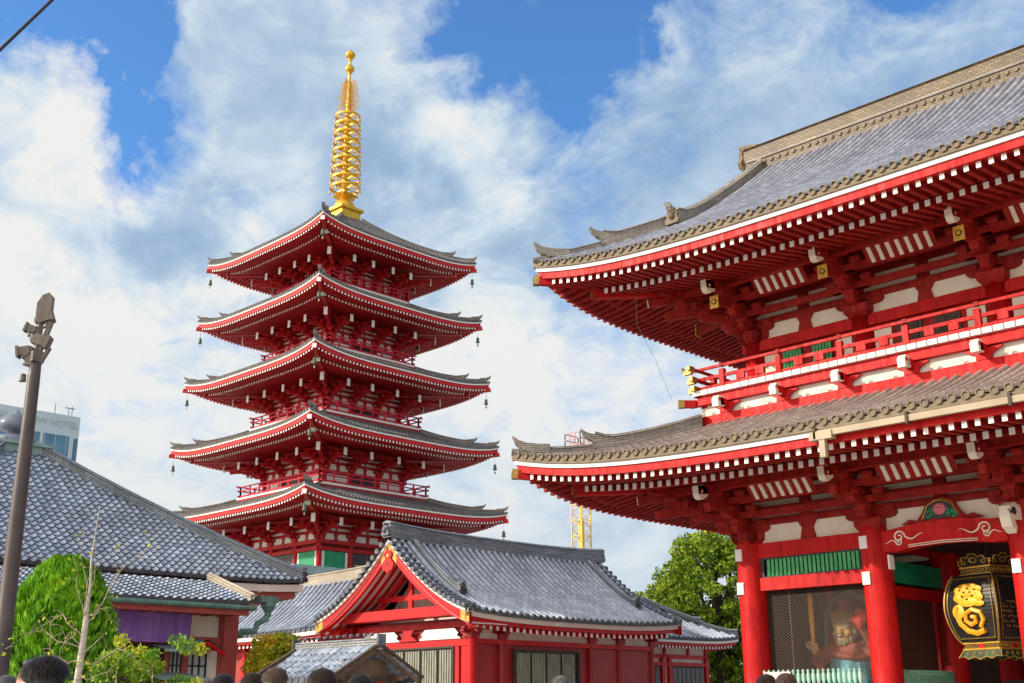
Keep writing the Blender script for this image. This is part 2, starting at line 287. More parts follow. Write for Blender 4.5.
# ------------------------------------------------------------------ curved japanese roof
class Roof:
    def __init__(s,cx,cy,A,B,ze,R,D,kc=.55,L=.8,p=5,Dl=None,Dg=None,g=None,rot=False):
        s.rot=rot
        s.cx,s.cy,s.A,s.B,s.ze,s.R,s.D,s.kc,s.L,s.p=cx,cy,A,B,ze,R,D,kc,L,p
        s.Dl=Dl or D; s.Dg=Dg if Dg is not None else D; s.g=g
    def fr(s,side):
        q={'S':((0,-1),(1,0),s.A,s.B),'N':((0,1),(-1,0),s.A,s.B),'E':((1,0),(0,1),s.B,s.A),'W':((-1,0),(0,-1),s.B,s.A)}[side]
        if s.rot: q=((-q[0][1],q[0][0]),(-q[1][1],q[1][0]),q[2],q[3])
        return q
    def hl(s,side,d):
        n,t,l,b=s.fr(side); h=l-d
        if side in 'NS' and s.g is not None: h=max(h,s.g)
        return h
    def dmax(s,side): return s.D if (side in 'NS' or s.g is None) else s.Dg
    def P(s,side,u,d,dz=0,surf=True):
        n,t,l,b=s.fr(side); h=max(s.hl(side,d),.05) if surf else max(l-d,.05)
        x=d/s.D
        z=s.ze+dz+s.L*min(abs(u)/h,1.3)**s.p*(1-min(max(d,0)/s.Dl,1))**2
        if surf: z+=s.R*(s.kc*x+(1-s.kc)*x*x)
        q=b-d
        return Vector((s.cx+n[0]*q+t[0]*u,s.cy+n[1]*q+t[1]*u,z))
    def sheet(s,mb,side,dz,d0,d1,nd_=12,nu=24,m=0,surf=True,slope=0):
        G=[];UV=[]
        for i in range(nd_+1):
            d=d0+(d1-d0)*i/nd_; h=s.hl(side,d) if surf else s.fr(side)[2]-d; row=[];uv=[]
            for j in range(nu+1):
                w=-1+2*j/nu; w=math.copysign(abs(w)**.7,w); u=w*h
                row.append(s.P(side,u,d,dz+slope*(d-d0),surf)); uv.append((u,d*1.15))
            G.append(row); UV.append(uv)
        mb.grid(G,m,UV)
    def dm(s,side,u):
        n,t,l,b=s.fr(side); D=s.dmax(side)
        if side in 'NS' and s.g is not None and abs(u)<=s.g: return D
        return min(D,l-abs(u))
    def rolls(s,mb,side,sp=.28,r=.085,seg=.36,m=0,md=1,nc=5,step=True,disc=True,dscale=1.25,lift=.0,ndisc=10,d0=-.04):
        n,t,l,b=s.fr(side); T=Vector((t[0],t[1],0)); N=Vector((n[0],n[1],0))
        k=int((l-.12)/sp); 
        for i in range(-k,k+1):
            u=i*sp; D=s.dm(side,u)
            if D<.25: continue
            ns=max(1,round((D-d0)/seg)); G=[];UV=[]
            for j in range(ns+1):
                d=d0+(D-d0)*j/ns; p=s.P(side,u,d,lift); e=s.P(side,u,d+.1,lift); sl=(e-p).normalized(); nn=T.cross(sl); 
                if nn.z<0: nn=-nn
                for kk in ((0,1) if (step and 0<j<ns) else (0,)):
                    rr=r*(1 if not step else ((.92 if (kk==0 and j>0) else 1.0)))
                    G.append([p+T*rr*math.cos(a)+nn*rr*1.1*math.sin(a) for a in [math.pi*q/nc for q in range(nc+1)]])
                    UV.append([(u+.27/2*(0.2+.2*q/nc)+.003,d*1.0+(.001 if kk else -.001)) for q in range(nc+1)])
            mb.grid(G,m,UV)
            if disc:
                p=s.P(side,u,d0-.01,lift+r*.35); R=r*dscale
                C=[p+T*R*math.cos(a)+Vector((0,0,R*math.sin(a))) for a in [2*math.pi*q/ndisc for q in range(ndisc)]]
                C2=[c-N*.07 for c in C]; Ci=[p+(c-p)*.72 for c in C]; Cj=[c-N*.02 for c in Ci]
                mb.grid([C2,C,Ci,Cj],md,close=True); mb.face(Cj,md)
    def pan_edge(s,mb,side,z0=-.12,z1=.02,d=.0,m=0,sp=.28):
        n,t,l,b=s.fr(side); k=int(l/sp*2)*2
        G=[[],[],[],[]]
        for j in range(k+1):
            u=-l+2*l*j/k; dip=.035*math.cos(2*math.pi*u/sp)
            G[0].append(s.P(side,u,d+.12,z0,False)); G[1].append(s.P(side,u,d,z0-.0,False)); G[2].append(s.P(side,u,d,z1+dip,False)); G[3].append(s.P(side,u,d+.12,z1+.03,False))
        mb.grid(G,m)
    def band(s,mb,side,d0,d1,z0,z1,m=0,nu=40,surf=False):
        """closed box moulding that follows the eave curve"""
        n,t,l,b=s.fr(side); G=[[] for _ in range(5)]
        for q,(d,z) in enumerate(((d0,z0),(d0,z1),(d1,z1),(d1,z0),(d0,z0))):
            h=l-d
            for j in range(nu+1):
                w=-1+2*j/nu; w=math.copysign(abs(w)**.7,w); G[q].append(s.P(side,w*h,d,z,surf))
        mb.grid(G,m)
    def rafters(s,mb,side,sp,w,h,d0,d1,z0,slope,m=0,me=1,drop_end=0):
        n,t,l,b=s.fr(side); k=int((l-d0-.2)/sp); T=Vector((t[0],t[1],0))*w/2
        for i in range(-k,k+1):
            u=(i+.5)*sp if False else i*sp; dd=min(d1,l-abs(u)-.08)
            if dd-d0<.15: continue
            P=[]
            for d in (d0,dd):
                p=s.P(side,u,d,z0+slope*(d-d0),False)
                if d==dd: # keep base line straight under lifted eave
                    pass
                P+= [p-T+Vector((0,0,-h)),p+T+Vector((0,0,-h)),p+T,p-T]
            mb.hexa(P,m,me)
    def hippath(s,sx,sy,d0,d1,n=14,dz=0,surf=True):
        out=[]
        for i in range(n+1):
            d=d0+(d1-d0)*i/n; l=s.A-d; p=s.P('S',l,d,dz,surf)
            a,b=sx*(s.A-d),sy*(s.B-d)
            if s.rot: a,b=-b,a
            out.append(Vector((s.cx+a,s.cy+b,p.z)))
        return out
def sweep(mb,path,w,h,m=0,top=.06,mt=None,z0=-.1,endcurl=0,wscale=None):
    """ridge of stacked courses: box section with rounded top, held upright"""
    path=[Vector(p) for p in path]; n=len(path); G=[];UV=[]; acc=0
    for i,p in enumerate(path):
        d=path[min(i+1,n-1)]-path[max(i-1,0)]; d.z=0; d.normalize(); sd=Vector((d.y,-d.x,0))
        if i: acc+=(p-path[i-1]).length
        hh=h; zz=0
        if endcurl: 
            q=max(0,1-acc/(endcurl*2.2)); zz=endcurl*q*q*.55
        ww=w/2
        sec=[(-ww,z0),(-ww,hh+zz),(-ww*1.25,hh+zz+.01),(-ww*.7,hh+top+zz),(0,hh+top*1.6+zz),(ww*.7,hh+top+zz),(ww*1.25,hh+zz+.01),(ww,hh+zz),(ww,z0)]
        G.append([p+sd*a+Vector((0,0,b)) for a,b in sec]); UV.append([(acc,b) for a,b in sec])
    mb.grid(G,m,UV); mb.face(G[0],m,UV[0]); mb.face(G[-1][::-1],m,UV[-1])
def oni(mb,p,d,s=1,m=0,horn=True):
    """ridge-end demon tile: shield plate with rounded shoulders and horn"""
    p=Vector(p); d=Vector(d).normalized(); sd=Vector((d.y,-d.x,0)); up=Vector((0,0,1))
    poly=[(-.42,-.3),(.42,-.3),(.5,-.1),(.36,.1),(.38,.36),(.2,.56),(0,.64),(-.2,.56),(-.38,.36),(-.36,.1),(-.5,-.1)]
    mb.prism([(a*s,b*s) for a,b in poly],p,sd,up,d*.16*s,m)
    mb.ell(p+d*.2*s+up*.16*s,(.2*s,.2*s,.24*s),8,6,m)
    for e in (-1,1): mb.ell(p+d*.2*s+sd*e*.2*s+up*.34*s,(.08*s,.08*s,.08*s),6,4,m)
    if horn: mb.tube([p+up*.55*s-d*.5*s,p+up*.66*s,p+up*.74*s+d*.3*s],[.13*s,.13*s,.1*s],8,m)
# ------------------------------------------------------------------ bracket complexes
def blk(mb,c,t,n,w,h,m=0,dpt=None):
    """bearing block: square top, chamfered foot"""
    c,t,n=Vector(c),Vector(t),Vector(n); k=(dpt or w)/2; w=w/2; up=Vector((0,0,1))
    def ring(a,b,z): return [c-t*a-n*b+up*z,c+t*a-n*b+up*z,c+t*a+n*b+up*z,c-t*a+n*b+up*z]
    R0=ring(w*.68,k*.68,0);R1=ring(w*.98,k*.98,h*.45);R2=ring(w,k,h)
    mb.grid([R0,R1,R2],m,close=True); mb.face(R2,m); mb.face(R0[::-1],m)
def arm(mb,c,d,s_,len_,w,h,m=0):
    """bow arm: beam with rounded-up ends. c = bottom centre, d along"""
    d,s_=Vector(d),Vector(s_); l=len_/2
    poly=[(-l,h),(-l,h*.5),(-l*.9,h*.16),(-l*.72,0),(l*.72,0),(l*.9,h*.16),(l,h*.5),(l,h)]
    mb.prism(poly,Vector(c)-s_*w/2,d,(0,0,1),s_*w,m)
def bracket(mb,x,y,zb,n,S=1.0,steps=3,st=.55,nose=True,m=0,mw=1,crest=False,diag=False,mg=2,tail=True,side=True,wl=1.0,plain=False):
    """three-step complex; n outward unit vector (2d), zb = top of wall beam"""
    nn=Vector((n[0],n[1],0)); ln=nn.length; nu=nn.normalized(); tt=Vector((-nu.y,nu.x,0)); st=st*ln
    B=Vector((x,y,zb)); up=Vector((0,0,1))
    blk(mb,B-up*.06*S,tt,nu,.78*S,.37*S,m)
    z=.30*S
    for k in range(steps):
        o=st*k
        # arm along wall at offset o, arm outward
        if side:
            arm(mb,B+nu*o+up*z,tt,nu,(1.5 if k<2 else 1.3)*S*wl,.24*S,.2*S,m)
        a0=-.1 if k else -.35
        ow=o+st+.12*S
        arm(mb,B+nu*((ow+a0)/2)+up*z,nu,tt,ow-a0,.27*S,.25*S,m)
        z+=.2*S
        if side:
            for q in (-.56,0,.56): blk(mb,B+nu*o+tt*q*S*wl+up*z,tt,nu,.33*S,.17*S,m)
        blk(mb,B+nu*(o+st)+up*z,tt,nu,.38*S,.17*S,m)
        z+=.17*S
    o=st*steps
    if side: arm(mb,B+nu*o+up*(z-.02),tt,nu,1.3*S*wl,.24*S,.2*S,m)
    if tail: # tail rafters slanting down and out
        for dz,ex in ((-.52,.42),(-.08,.95)):
            a=B+nu*(.2)+up*(z+dz*S+.34*S); b=B+nu*(o+ex*S)+up*(z+dz*S-.02*S)
            mb.bar(b,a,.2*S,.25*S,m,mw if dz>-.3 else m)
            if crest and dz<-.3:
                c=b+nu*.012; mb.ob(c,nu*.012,tt*.15*S,up*.2*S,mg)
                mb.tube([c+nu*.014,c+nu*.022],[.09*S,.09*S],12,3); mb.tube([c+nu*.02,c+nu*.034],[.06*S,.06*S],8,mg)
    if nose and plain:
        c=B+nu*(o+1.0*S)+up*(z-.16*S); mb.ob(c,nu*.03,tt*.17*S,up*.36*S,mw); mb.bar(B+nu*.2+up*(z-.1*S),c,.2*S,.26*S,m)
    elif nose: # white volute nose on top
        c=B+nu*(o+.75*S)+up*(z-.13*S)
        poly=[(-.25,-.1),(-.02,-.22),(.12,-.2),(.2,-.08),(.2,.08),(.1,.19),(-.08,.2),(-.25,.14)]
        mb.prism([(a*S,b*S) for a,b in poly],c-tt*.1*S,nu,up,tt*.2*S,mw)
        mb.tube([c-tt*.13*S+nu*.06*S,c+tt*.13*S+nu*.06*S],[.075*S]*2,8,m)
        mb.tube([c-tt*.14*S+nu*.06*S,c+tt*.14*S+nu*.06*S],[.035*S]*2,6,mw)
def ribs(mb,a,b,n,zi,zo,oi,oo,sp=.28,m=0,mw=1):
    """coved ribs between inner and outer eave purlins, from a to b along the wall"""
    a,b=Vector(a),Vector(b); nu=Vector((n[0],n[1],0)); d=b-a; L=d.length; d.normalize(); k=int(L/sp)
    mb.face([a+nu*oi+V(0,0,zi+.03),b+nu*oi+V(0,0,zi+.03),b+nu*oo+V(0,0,zo+.03),a+nu*oo+V(0,0,zo+.03)],m)
    for i in range(k):
        c=a+d*(L-(k-1)*sp)/2+d*i*sp
        p0=c+nu*oi+V(0,0,zi); p2=c+nu*oo+V(0,0,zo); p1=(p0+p2)/2+V(0,0,.01)
        mb.bar(p0,p1,.11,.05,mw); mb.bar(p1,p2,.11,.05,mw)
def scroll(mb,c,tx,up,s,flip=1,m=0,w=.03,n=14,depth=(0,-.03,0)):
    c,tx,up=Vector(c),Vector(tx),Vector(up); pts=[]
    for i in range(n+1):
        a=2*math.pi*1.35*i/n; r=s*(1-.78*i/n)*.5
        pts.append(c+tx*flip*(r*math.cos(a))+up*(r*math.sin(a)))
    mb.tube(pts,[w*(1-.3*i/n) for i in range(n+1)],5,m)
    q=[c+tx*flip*s*.5]
    for i in range(1,7): t=i/6; q.append(c+tx*flip*(s*.5+s*1.5*t)+up*(-s*.35*math.sin(t*5)*.6-s*.1*t))
    mb.tube(q,[w*(1-.7*i/6) for i in range(7)],5,m)
# ------------------------------------------------------------------ GATE
CX=[-19.45,-15.45,-11.42,-6.8,-2.78,1.25]; GC=-9.1
UX=[-19.05,-15.38,-11.42,-6.8,-2.85,.85]
gate=thing('temple_gate','huge red two storey temple gate with grey tiled roofs and a railed balcony','temple gate',(GC,34,0))
def gpart(mb,name,mats,parent=None,**k): return mb.build(name,mats,parent or gate,**k)
mb=MB(); mb.box(-21.5,3.3,28.0,40,0,.55); mb.box(-21.8,3.6,27.6,40.4,0,.28); gpart(mb,'stone_platform','stone')
# lower columns
def column(x,y,r,z0,z1,nm='column',plates=True,mat='red'):
    mb=MB(); pr=[(0,z0),(r*1.25,z0),(r*1.25,z0+.25),(r,z0+.3),(r,z0+2),(r*.99,z1-.5),(r*.9,z1),(0,z1)]
    mb.lathe((x,y,0),pr,28); o=gpart(mb,nm,mat,smooth=False)
    for p in o.data.polygons: p.use_smooth=abs(p.normal.z)<.5
    return o
for i,x in enumerate(CX):
    c=column(x,30,.4,.55,6.42)
    if i<4:
        for z in (5.72,4.76):
            for dx,nx in ((-.05,0),):
                pm=MB(); pm.box(x-.25,x-.03,29.57,29.62,z-.17,z+.17); pm.box(x-.23,x-.05,29.56,29.572,z-.15,z+.15); pm.build('plaque','white',c)
        if i==1:
            pm=MB(); pm.box(x+.385,x+.44,29.86,30.12,4.98,5.36); pm.build('plaque','white',c)
    for y in (34.1,38.2): column(x,y,.4,.55,7.2)
def wallzone(X,Yf,ny,zb,S,rows,nameb,left=None):
    pass
# bracket-zone wall on the four sides
def zone(X,Y0,Y1,zb,ze,crest,purl=1.65):
    x0,x1=X[0],X[-1]
    pl=MB(); rd=MB()
    zt=zb+2.1
    for (a,b,axis,pos,ny) in ((x0,x1,'x',Y0,-1),(x0,x1,'x',Y1,1),(Y0,Y1,'y',x0,-1),(Y0,Y1,'y',x1,1)):
        def bx(mbx,u0,u1,o0,o1,z0,z1,m=0):
            lo,hi=sorted((pos+ny*o0,pos+ny*o1))
            if axis=='x': mbx.box(u0,u1,lo,hi,z0,z1,m)
            else: mbx.box(lo,hi,u0,u1,z0,z1,m)
        bx(pl,a,b,-.1,0.0,zb-.02,zt)
        for z0,z1 in ((.50,.70),(.85,1.04),(1.2,1.42),(1.6,2.1)): bx(rd,a-.35,b+.35,-.12,.09,zb+z0,zb+z1)
        # outer and inner purlins
        bx(rd,a-purl-.9,b+purl+.9,purl-.12,purl+.12,zb+1.42,zb+1.62)
        bx(rd,a-1.1-.5,b+1.1+.5,1.0,1.2,zb+1.04,zb+1.24)
        bx(rd,a-.55,b+.55,.48,.62,zb+.67,zb+.87)
        pts=X if axis=='x' else [Y0,(Y0+Y1)/2,Y1]
        for q in range(len(pts)-1):
            mid=(pts[q]+pts[q+1])/2
            # splayed strut in the middle of the bay
            w0,w1=.24,.17
            P=[(-w0,0),(w0,0),(w1,.3),(w1+.12,.5),(-w1-.12,.5),(-w1,.3)]
            if axis=='x': rd.prism(P,(mid,pos+ny*.002,zb),(1,0,0),(0,0,1),(0,ny*.08,0))
            else: rd.prism(P,(pos+ny*.002,mid,zb),(0,1,0),(0,0,1),(ny*.08,0,0))
            for z in (.7,1.04): 
                bx(rd,mid-.17,mid+.17,0,.11,zb+z,zb+z+.17)
            nvec=(0,ny) if axis=='x' else (ny,0)
            aa=(pts[q]+.95,pos,0) if axis=='x' else (pos,pts[q]+.95,0); bb=(pts[q+1]-.95,pos,0) if axis=='x' else (pos,pts[q+1]-.95,0)
            ribs(rd,aa,bb,nvec,zb+1.08,zb+1.52,1.2,1.6,m=0,mw=1)
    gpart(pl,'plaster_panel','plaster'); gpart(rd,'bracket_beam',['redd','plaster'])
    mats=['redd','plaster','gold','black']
    for i,x in enumerate(X):
        for y,ny in ((Y0,-1),(Y1,1)):
            b=MB(); cor=i in (0,len(X)-1); sx=-1 if i==0 else 1
            bracket(b,x,y,zb,(0,ny),crest=crest)
            if cor:
                bracket(b,x,y,zb,(sx,0),crest=crest,nose=False); bracket(b,x,y,zb,(sx,ny),nose=False,side=False,crest=False)
            gpart(b,'bracket_set',mats)
    for x,sx in ((X[0],-1),(X[-1],1)):
        b=MB(); bracket(b,x,(Y0+Y1)/2,zb,(sx,0),crest=crest,nose=False); gpart(b,'bracket_set',mats)
zone(CX,30,38.2,6.06,8.02,False)
zone(UX,30.4,37.8,12.29,14.2,True)
# lower storey beams and panels along the front
beam=MB()
for i in range(5):
    a,b=CX[i]+.36,CX[i+1]-.36
    if i in (0,4):
        beam.cut(); beam.box(a,b,29.86,30.14,5.61,6.04); beam.cut(); beam.box(a,b,29.84,30.12,4.68,5.04)
        fr=MB(); fr.box(a,b,30.0,30.08,5.04,5.61); fr.box(a,b,29.9,30.0,5.56,5.61); fr.box(a,b,29.9,30.0,5.04,5.08); fr.box(a,a+.14,29.9,30,5.08,5.56); fr.box(b-.06,b,29.9,30,5.08,5.56)
        f=gpart(fr,'slat_window','black'); sl=MB(); n=22
        for k in range(n):
            x=a+.2+(b-a-.3)*(k+.5)/n; w=(b-a-.3)/n*.36
            sl.prism([(-w,0),(0,-.05),(w,0),(0,.05)],(x,29.94,5.08),(1,0,0),(0,1,0),(0,0,.48))
        sl.build('slats','green',f)
    else: pass
for x0,x1,y0,y1 in ((-19.45,1.25,38.1,38.3),):
    beam.cut(); beam.box(x0,x1,y0,y1,5.61,6.04)
for x in (-19.45,-15.45,-2.78,1.25):
    beam.cut(); beam.box(x-.13,x+.13,30.3,37.9,5.61,6.04)
    if x in(-15.45,-2.78): beam.cut() or beam.box(x-.12,x+.12,30.3,33.8,4.3,4.62)
gpart(beam,'tie_beam','red')
gp=MB(); gp.box(-15.53,-15.37,30.4,33.7,4.72,5.3); gp.cut(); gp.box(-2.86,-2.70,30.4,33.7,4.72,5.3); gpart(gp,'green_panel','greend')
# rainbow beams with frog-leg struts over the open bays
for i in (1,2,3):
    a,b=CX[i]+.33,CX[i+1]-.33; L=b-a; mb=MB(); n=20; G=[[],[],[],[]]
    for k in range(n+1):
        t=k/n; x=a+L*t; bow=.16*math.sin(math.pi*t); low=5.42+ .12*math.sin(math.pi*min(1,max(0,(t-.12)/.76)))
        for j,(y,z) in enumerate(((29.76,low),(29.70,5.95+bow),(30.2,5.95+bow),(30.2,low))): G[j].append((x,y,z))
    G.append(G[0]); mb.grid(G,0)
    o=gpart(mb,'arched_beam','red')
    s=MB()
    for e,xx in ((1,a+.52),(-1,b-.52)):
        scroll(s,(xx,29.70,5.78),(1,0,0),(0,0,1),.34,e,w=.026)
        scroll(s,(xx-e*.02,29.72,5.66),(1,0,0),(0,0,-1),.2,-e,w=.018)
    for z in (5.50,5.55): s.tube([(a+.75,29.735,z),((a+b)/2,29.735,z+.03),(b-.75,29.735,z)],.012,4)
    s.build('scrollwork','plaster',o)
    k=MB(); xm=(a+b)/2
    P=[(-1.2,.02),(-.95,.16),(-.72,.1),(-.55,.3),(-.4,.58),(-.18,.7),(.18,.7),(.4,.58),(.55,.3),(.72,.1),(.95,.16),(1.2,.02)]
    k.prism([(p*.92,q*.88) for p,q in P],(xm,29.80,6.08),(1,0,0),(0,0,1),(0,.12,0),0)
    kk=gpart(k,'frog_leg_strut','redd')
    c=MB(); c.prism([(-.5,0),(-.34,.36),(-.12,.46),(.12,.46),(.34,.36),(.5,0)],(xm,29.785,6.17),(1,0,0),(0,0,1),(0,.02,0),1)
    r=random.Random(i)
    for q in range(9):
        an=q*2*math.pi/8; rr=.11 if q<8 else 0; c.ell((xm+rr*math.cos(an),29.77,6.40+rr*.85*math.sin(an)),(.075,.04,.07),8,5,2)
    for q in range(16):
        xx=xm+(-1 if q%2 else 1)*r.uniform(.17,.42); zz=6.17+r.uniform(.03,.30)*(1-abs(xx-xm))
        c.ell((xx,29.775,zz),(.07,.03,.035),6,4,3,Matrix.Rotation(r.uniform(-1,1),3,'Y'))
    for e in (-1,1): c.tube([(xm+e*.5,29.775,6.18),(xm+e*.34,29.775,6.52),(xm+e*.12,29.775,6.63),(xm,29.775,6.64)],.018,4,0)
    c.build('peony_carving',['gold','black','pinkflower','greend'],kk)
# white elephant noses on the inner columns
for i in (2,3):
    x=CX[i]; mb=MB(); P=[(0,.25),(.45,.32),(.75,.2),(.82,-.05),(.72,-.3),(.5,-.42),(.42,-.3),(.55,-.12),(.4,-.02),(0,-.1)]
    for e in (-1,):
        mb.prism(P,(x-.13,29.7,5.95),(0,-1,0),(0,0,1),(.26,0,0))
        scroll(mb,(x-.15,29.15,6.02),(0,-1,0),(0,0,1),.2,1,w=.02); scroll(mb,(x+.15,29.15,6.02),(0,-1,0),(0,0,1),.2,1,m=1,w=.03)
    gpart(mb,'carved_nose',['plaster','black'])
# statue chamber: walls, netting
mb=MB()
mb.box(-19.35,-15.55,33.9,34.0,.55,5.6); mb.cut(); mb.box(-19.35,-19.25,30.4,33.9,.55,5.6); mb.cut(); mb.box(-2.7,1.2,33.9,34,.55,5.6); mb.cut()
mb.box(-19.4,1.2,30.2,38.0,6.3,6.4); mb.cut(); mb.box(-19.4,1.2,38.05,38.15,.55,5.6)
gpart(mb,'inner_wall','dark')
for k,(x0,x1) in enumerate(((-19.05,-15.85),(-2.38,.85))):
    mb=MB(); mb.face([(x0,30.1,.6),(x1,30.1,.6),(x1,30.1,4.68),(x0,30.1,4.68)]); gpart(mb,'wire_screen','net')
    mb=MB()
    for z in (.6,2.0): mb.box(x0,x1,30.12,30.18,z,z+.06)
    mb.box((x0+x1)/2-.9,(x0+x1)/2-.86,30.12,30.18,.6,4.68); gpart(mb,'screen_frame','darkwood')
for x in (-15.44,-2.8):
    mb=MB(); mb.face([(x,30.4,.6),(x,33.7,.6),(x,33.7,4.3),(x,30.4,4.3)]); gpart(mb,'wire_screen','netin')
mb=MB()
for x in (-15.45,-2.78): mb.cut(); mb.box(x+.02,x+.1,33.0,33.14,.6,4.3); mb.box(x+.02,x+.1,30.4,33.7,1.9,2.05)
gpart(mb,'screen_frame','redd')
# passage ceiling / deep interior
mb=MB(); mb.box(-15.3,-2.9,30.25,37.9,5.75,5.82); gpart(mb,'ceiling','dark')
mb=MB()
for x in (-13.9,-12.9,-11.9,-10.6,-9.3): mb.cut(); mb.box(x-.14,x+.14,36.2,36.5,.55,5.7); 
mb.box(-15.3,-2.9,37.0,37.05,.55,2.2); gpart(mb,'door_leaf','maroon')
# roofs
RL=Roof(GC,34,15.3,9.0,8.02,1.65,4.3,.75,.78,5,Dl=4.3)
RU=Roof(GC,34,14.75,8.54,14.2,5.8,8.54,.80,.76,5,Dl=5,Dg=3.25,g=11.5)
def roof_build(R,tm,ridge,which,parent=gate,sp=.32):
    mb=MB()
    for s in 'SWNE':
        D=R.dmax(s); R.sheet(mb,s,0,0,D,14,40,2); R.sheet(mb,s,-.1,0,D,6,30,0)
        R.rolls(mb,s,sp,m=0,md=1,seg=.36 if s in 'SW' else .8,step=(s in 'SW'))
        R.pan_edge(mb,s,-.17,-.02,.0,1,sp)
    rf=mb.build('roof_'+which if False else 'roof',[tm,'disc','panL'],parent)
    eb=MB()
    for s in 'SWNE':
        R.band(eb,s,.04,.16,-.17,-.14,2); R.band(eb,s,.06,.18,-.29,-.172,1)
        R.band(eb,s,.12,.30,-.498,-.292,0)
        R.band(eb,s,1.40,1.5,-.505,-.33,0)
    eb.build('eave_board',['red','white','black'],rf)
    for s in 'SWNE':
        rb=MB(); R.rafters(rb,s,.30,.12,.15,.24,1.5,-.50,.10)
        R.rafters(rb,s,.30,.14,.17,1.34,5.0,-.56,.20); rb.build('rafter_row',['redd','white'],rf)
    sf=MB()
    for s in 'SWNE':
        R.sheet(sf,s,-.496,.24,1.5,2,40,0,False,.10); R.sheet(sf,s,-.556,1.36,5.2,4,40,0,False,.20)
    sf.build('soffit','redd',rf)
    hb=MB()
    for sx in (-1,1):
        for sy in (-1,1):
            a=R.hippath(sx,sy,.02,1.6,4,-.60,False); b=R.hippath(sx,sy,1.3,5.0,6,-.72,False)
            hb.cut()
            for pth,w,h in ((a,.22,.26),(b,.26,.32)):
                p0,p1=pth[0],pth[-1]+V(0,0,(1.6 if pth is a else 3.7)*.15)
                hb.bar(p0,p1,w,h,0)
                d=(p0-p1).normalized(); hb.bar(p0+d*.02,p0-d*.16,w+.03,h+.03,1 if pth is a else 2); hb.bar(p0+d*.035,p0+d*.02,w-.1,h-.1,2 if pth is a else 1)
    hb.build('hip_rafter',['red','goldd','redd'],rf)
    return rf
rfL=roof_build(RL,'tileL','ridgeS','lower'); rfL['label']='lower brown grey tiled roof skirt of the gate'
rfU=roof_build(RU,'tileG','ridgeS','upper'); rfU['label']='upper lavender grey tiled roof of the gate'
def horn(mb,p,d,s,m=0):
    """upturned end of a hip ridge"""
    p=Vector(p); d=Vector(d); d.z=0; d.normalize(); sd=Vector((d.y,-d.x,0))
    P=[(-.6,0),(.1,0),(.32,.1),(.5,.28),(.6,.52),(.38,.38),(.14,.30),(-.2,.27),(-.6,.26)]
    mb.prism([(a*s,b*s) for a,b in P],p-sd*.17*s,d,(0,0,1),sd*.34*s,m)
for R,rf,dA,dB in ((RL,rfL,1.9,4.1),(RU,rfU,1.7,3.3)):
    mb=MB()
    for sx in (-1,1):
        for sy in (-1,1):
            d=(sx,sy,0); mb.cut()
            p=R.hippath(sx,sy,.42,dA,12); sweep(mb,p,.26,.16,0,.06); horn(mb,p[0]+V(0,0,.06),d,.95); 
            p=R.hippath(sx,sy,dA-.1,dB,12); sweep(mb,p,.34,.34,0,.08,endcurl=.3); horn(mb,p[0]+V(0,0,.30),d,.75); oni(mb,p[0]+V(0,0,.12),d,.42,1,horn=False)
            mb.tube([R.hippath(sx,sy,.7,.8,2)[0]+V(0,0,.05),R.hippath(sx,sy,.3,.8,2)[0]+V(0,0,.05),R.hippath(sx,sy,0,.3,2)[0]+V(0,0,.07)],[.13,.12,.11],8,1)
    mb.build('hip_ridge',['ridgeS','discd'],rf)
# main ridge, verge ridges, gable
mb=MB(); zt=RU.P('S',0,8.54).z
sweep(mb,[(x,34,zt-.25) for x in (-21.05,-15,-9.1,-3,2.85)],.62,.98,0,.12)
for sy in (-1,1):
    k=int(12/.3)
    for i in range(-k,k+1):
        x=GC+i*.3
        for zz in (.18,):
            R_=.085; p=Vector((x,34+sy*.36,zt+zz-.12)); C=[p+V(R_*math.cos(a),0,R_*math.sin(a)) for a in [2*math.pi*q/8 for q in range(8)]]
            mb.grid([[c-V(0,sy*.08,0) for c in C],C],1,close=True); mb.face(C,1)
    mb.box(-20.9,2.7,34+sy*.31-.05,34+sy*.31+.05,zt+.2,zt+.27,2)
mb.build('main_ridge',['ridgeG','disc','ridgeS'],rfU)
mb=MB()
for sx in (-1,1):
    mb.cut(); oni(mb,(GC+sx*11.95,34,zt+.35),(sx,0,0),.95,0); 
    for sy in (-1,1):
        side='S' if sy<0 else 'N'
        pth=[]
        for i in range(13):
            d=8.3-(8.3-2.9)*i/12; q=RU.P(side,11.35,d); pth.append(Vector((GC+sx*11.3,q.y,q.z)))
        sweep(mb,pth[::-1],.34,.36,1,.08,endcurl=.4); e=pth[-1]
        oni(mb,e+V(0,sy*.05,.25),(0,sy,0),.55,0,horn=False); horn(mb,e+V(0,0,.42),(0,sy,0),.6,1)
        # verge rolls outside the ridge
        for o in (11.6,): 
            pp=[Vector((GC+sx*o,RU.P(side,11.35,8.5-5.3*i/12).y,RU.P(side,11.35,8.5-5.3*i/12).z-.03)) for i in range(13)]
            mb.tube(pp,.13,6,1)
mb.build('verge_ridge',['disc','ridgeS'],rfU)
mb=MB()
for sx in (-1,1):
    mb.cut(); pts=[]
    for d in (3.25,4.5,6,7.5,8.4): q=RU.P('S',11,d); pts.append((q.y-34,q.z))
    poly=[(a,b) for a,b in pts]+[(-a,b) for a,b in pts[::-1]]
    mb.prism(poly,(GC+sx*10.9,34,-.1),(0,1,0),(0,0,1),(sx*.1,0,0),1)
    for sy in (-1,1):
        for i in range(4):
            (a0,b0),(a1,b1)=pts[i],pts[i+1]; mb.bar((GC+sx*11.45,34-sy*a0 if False else 34+sy*abs(a0),b0-.42),(GC+sx*11.45,34+sy*abs(a1),b1-.42),.12,.5,0)
mb.build('gable',['red','plaster'],rfU)
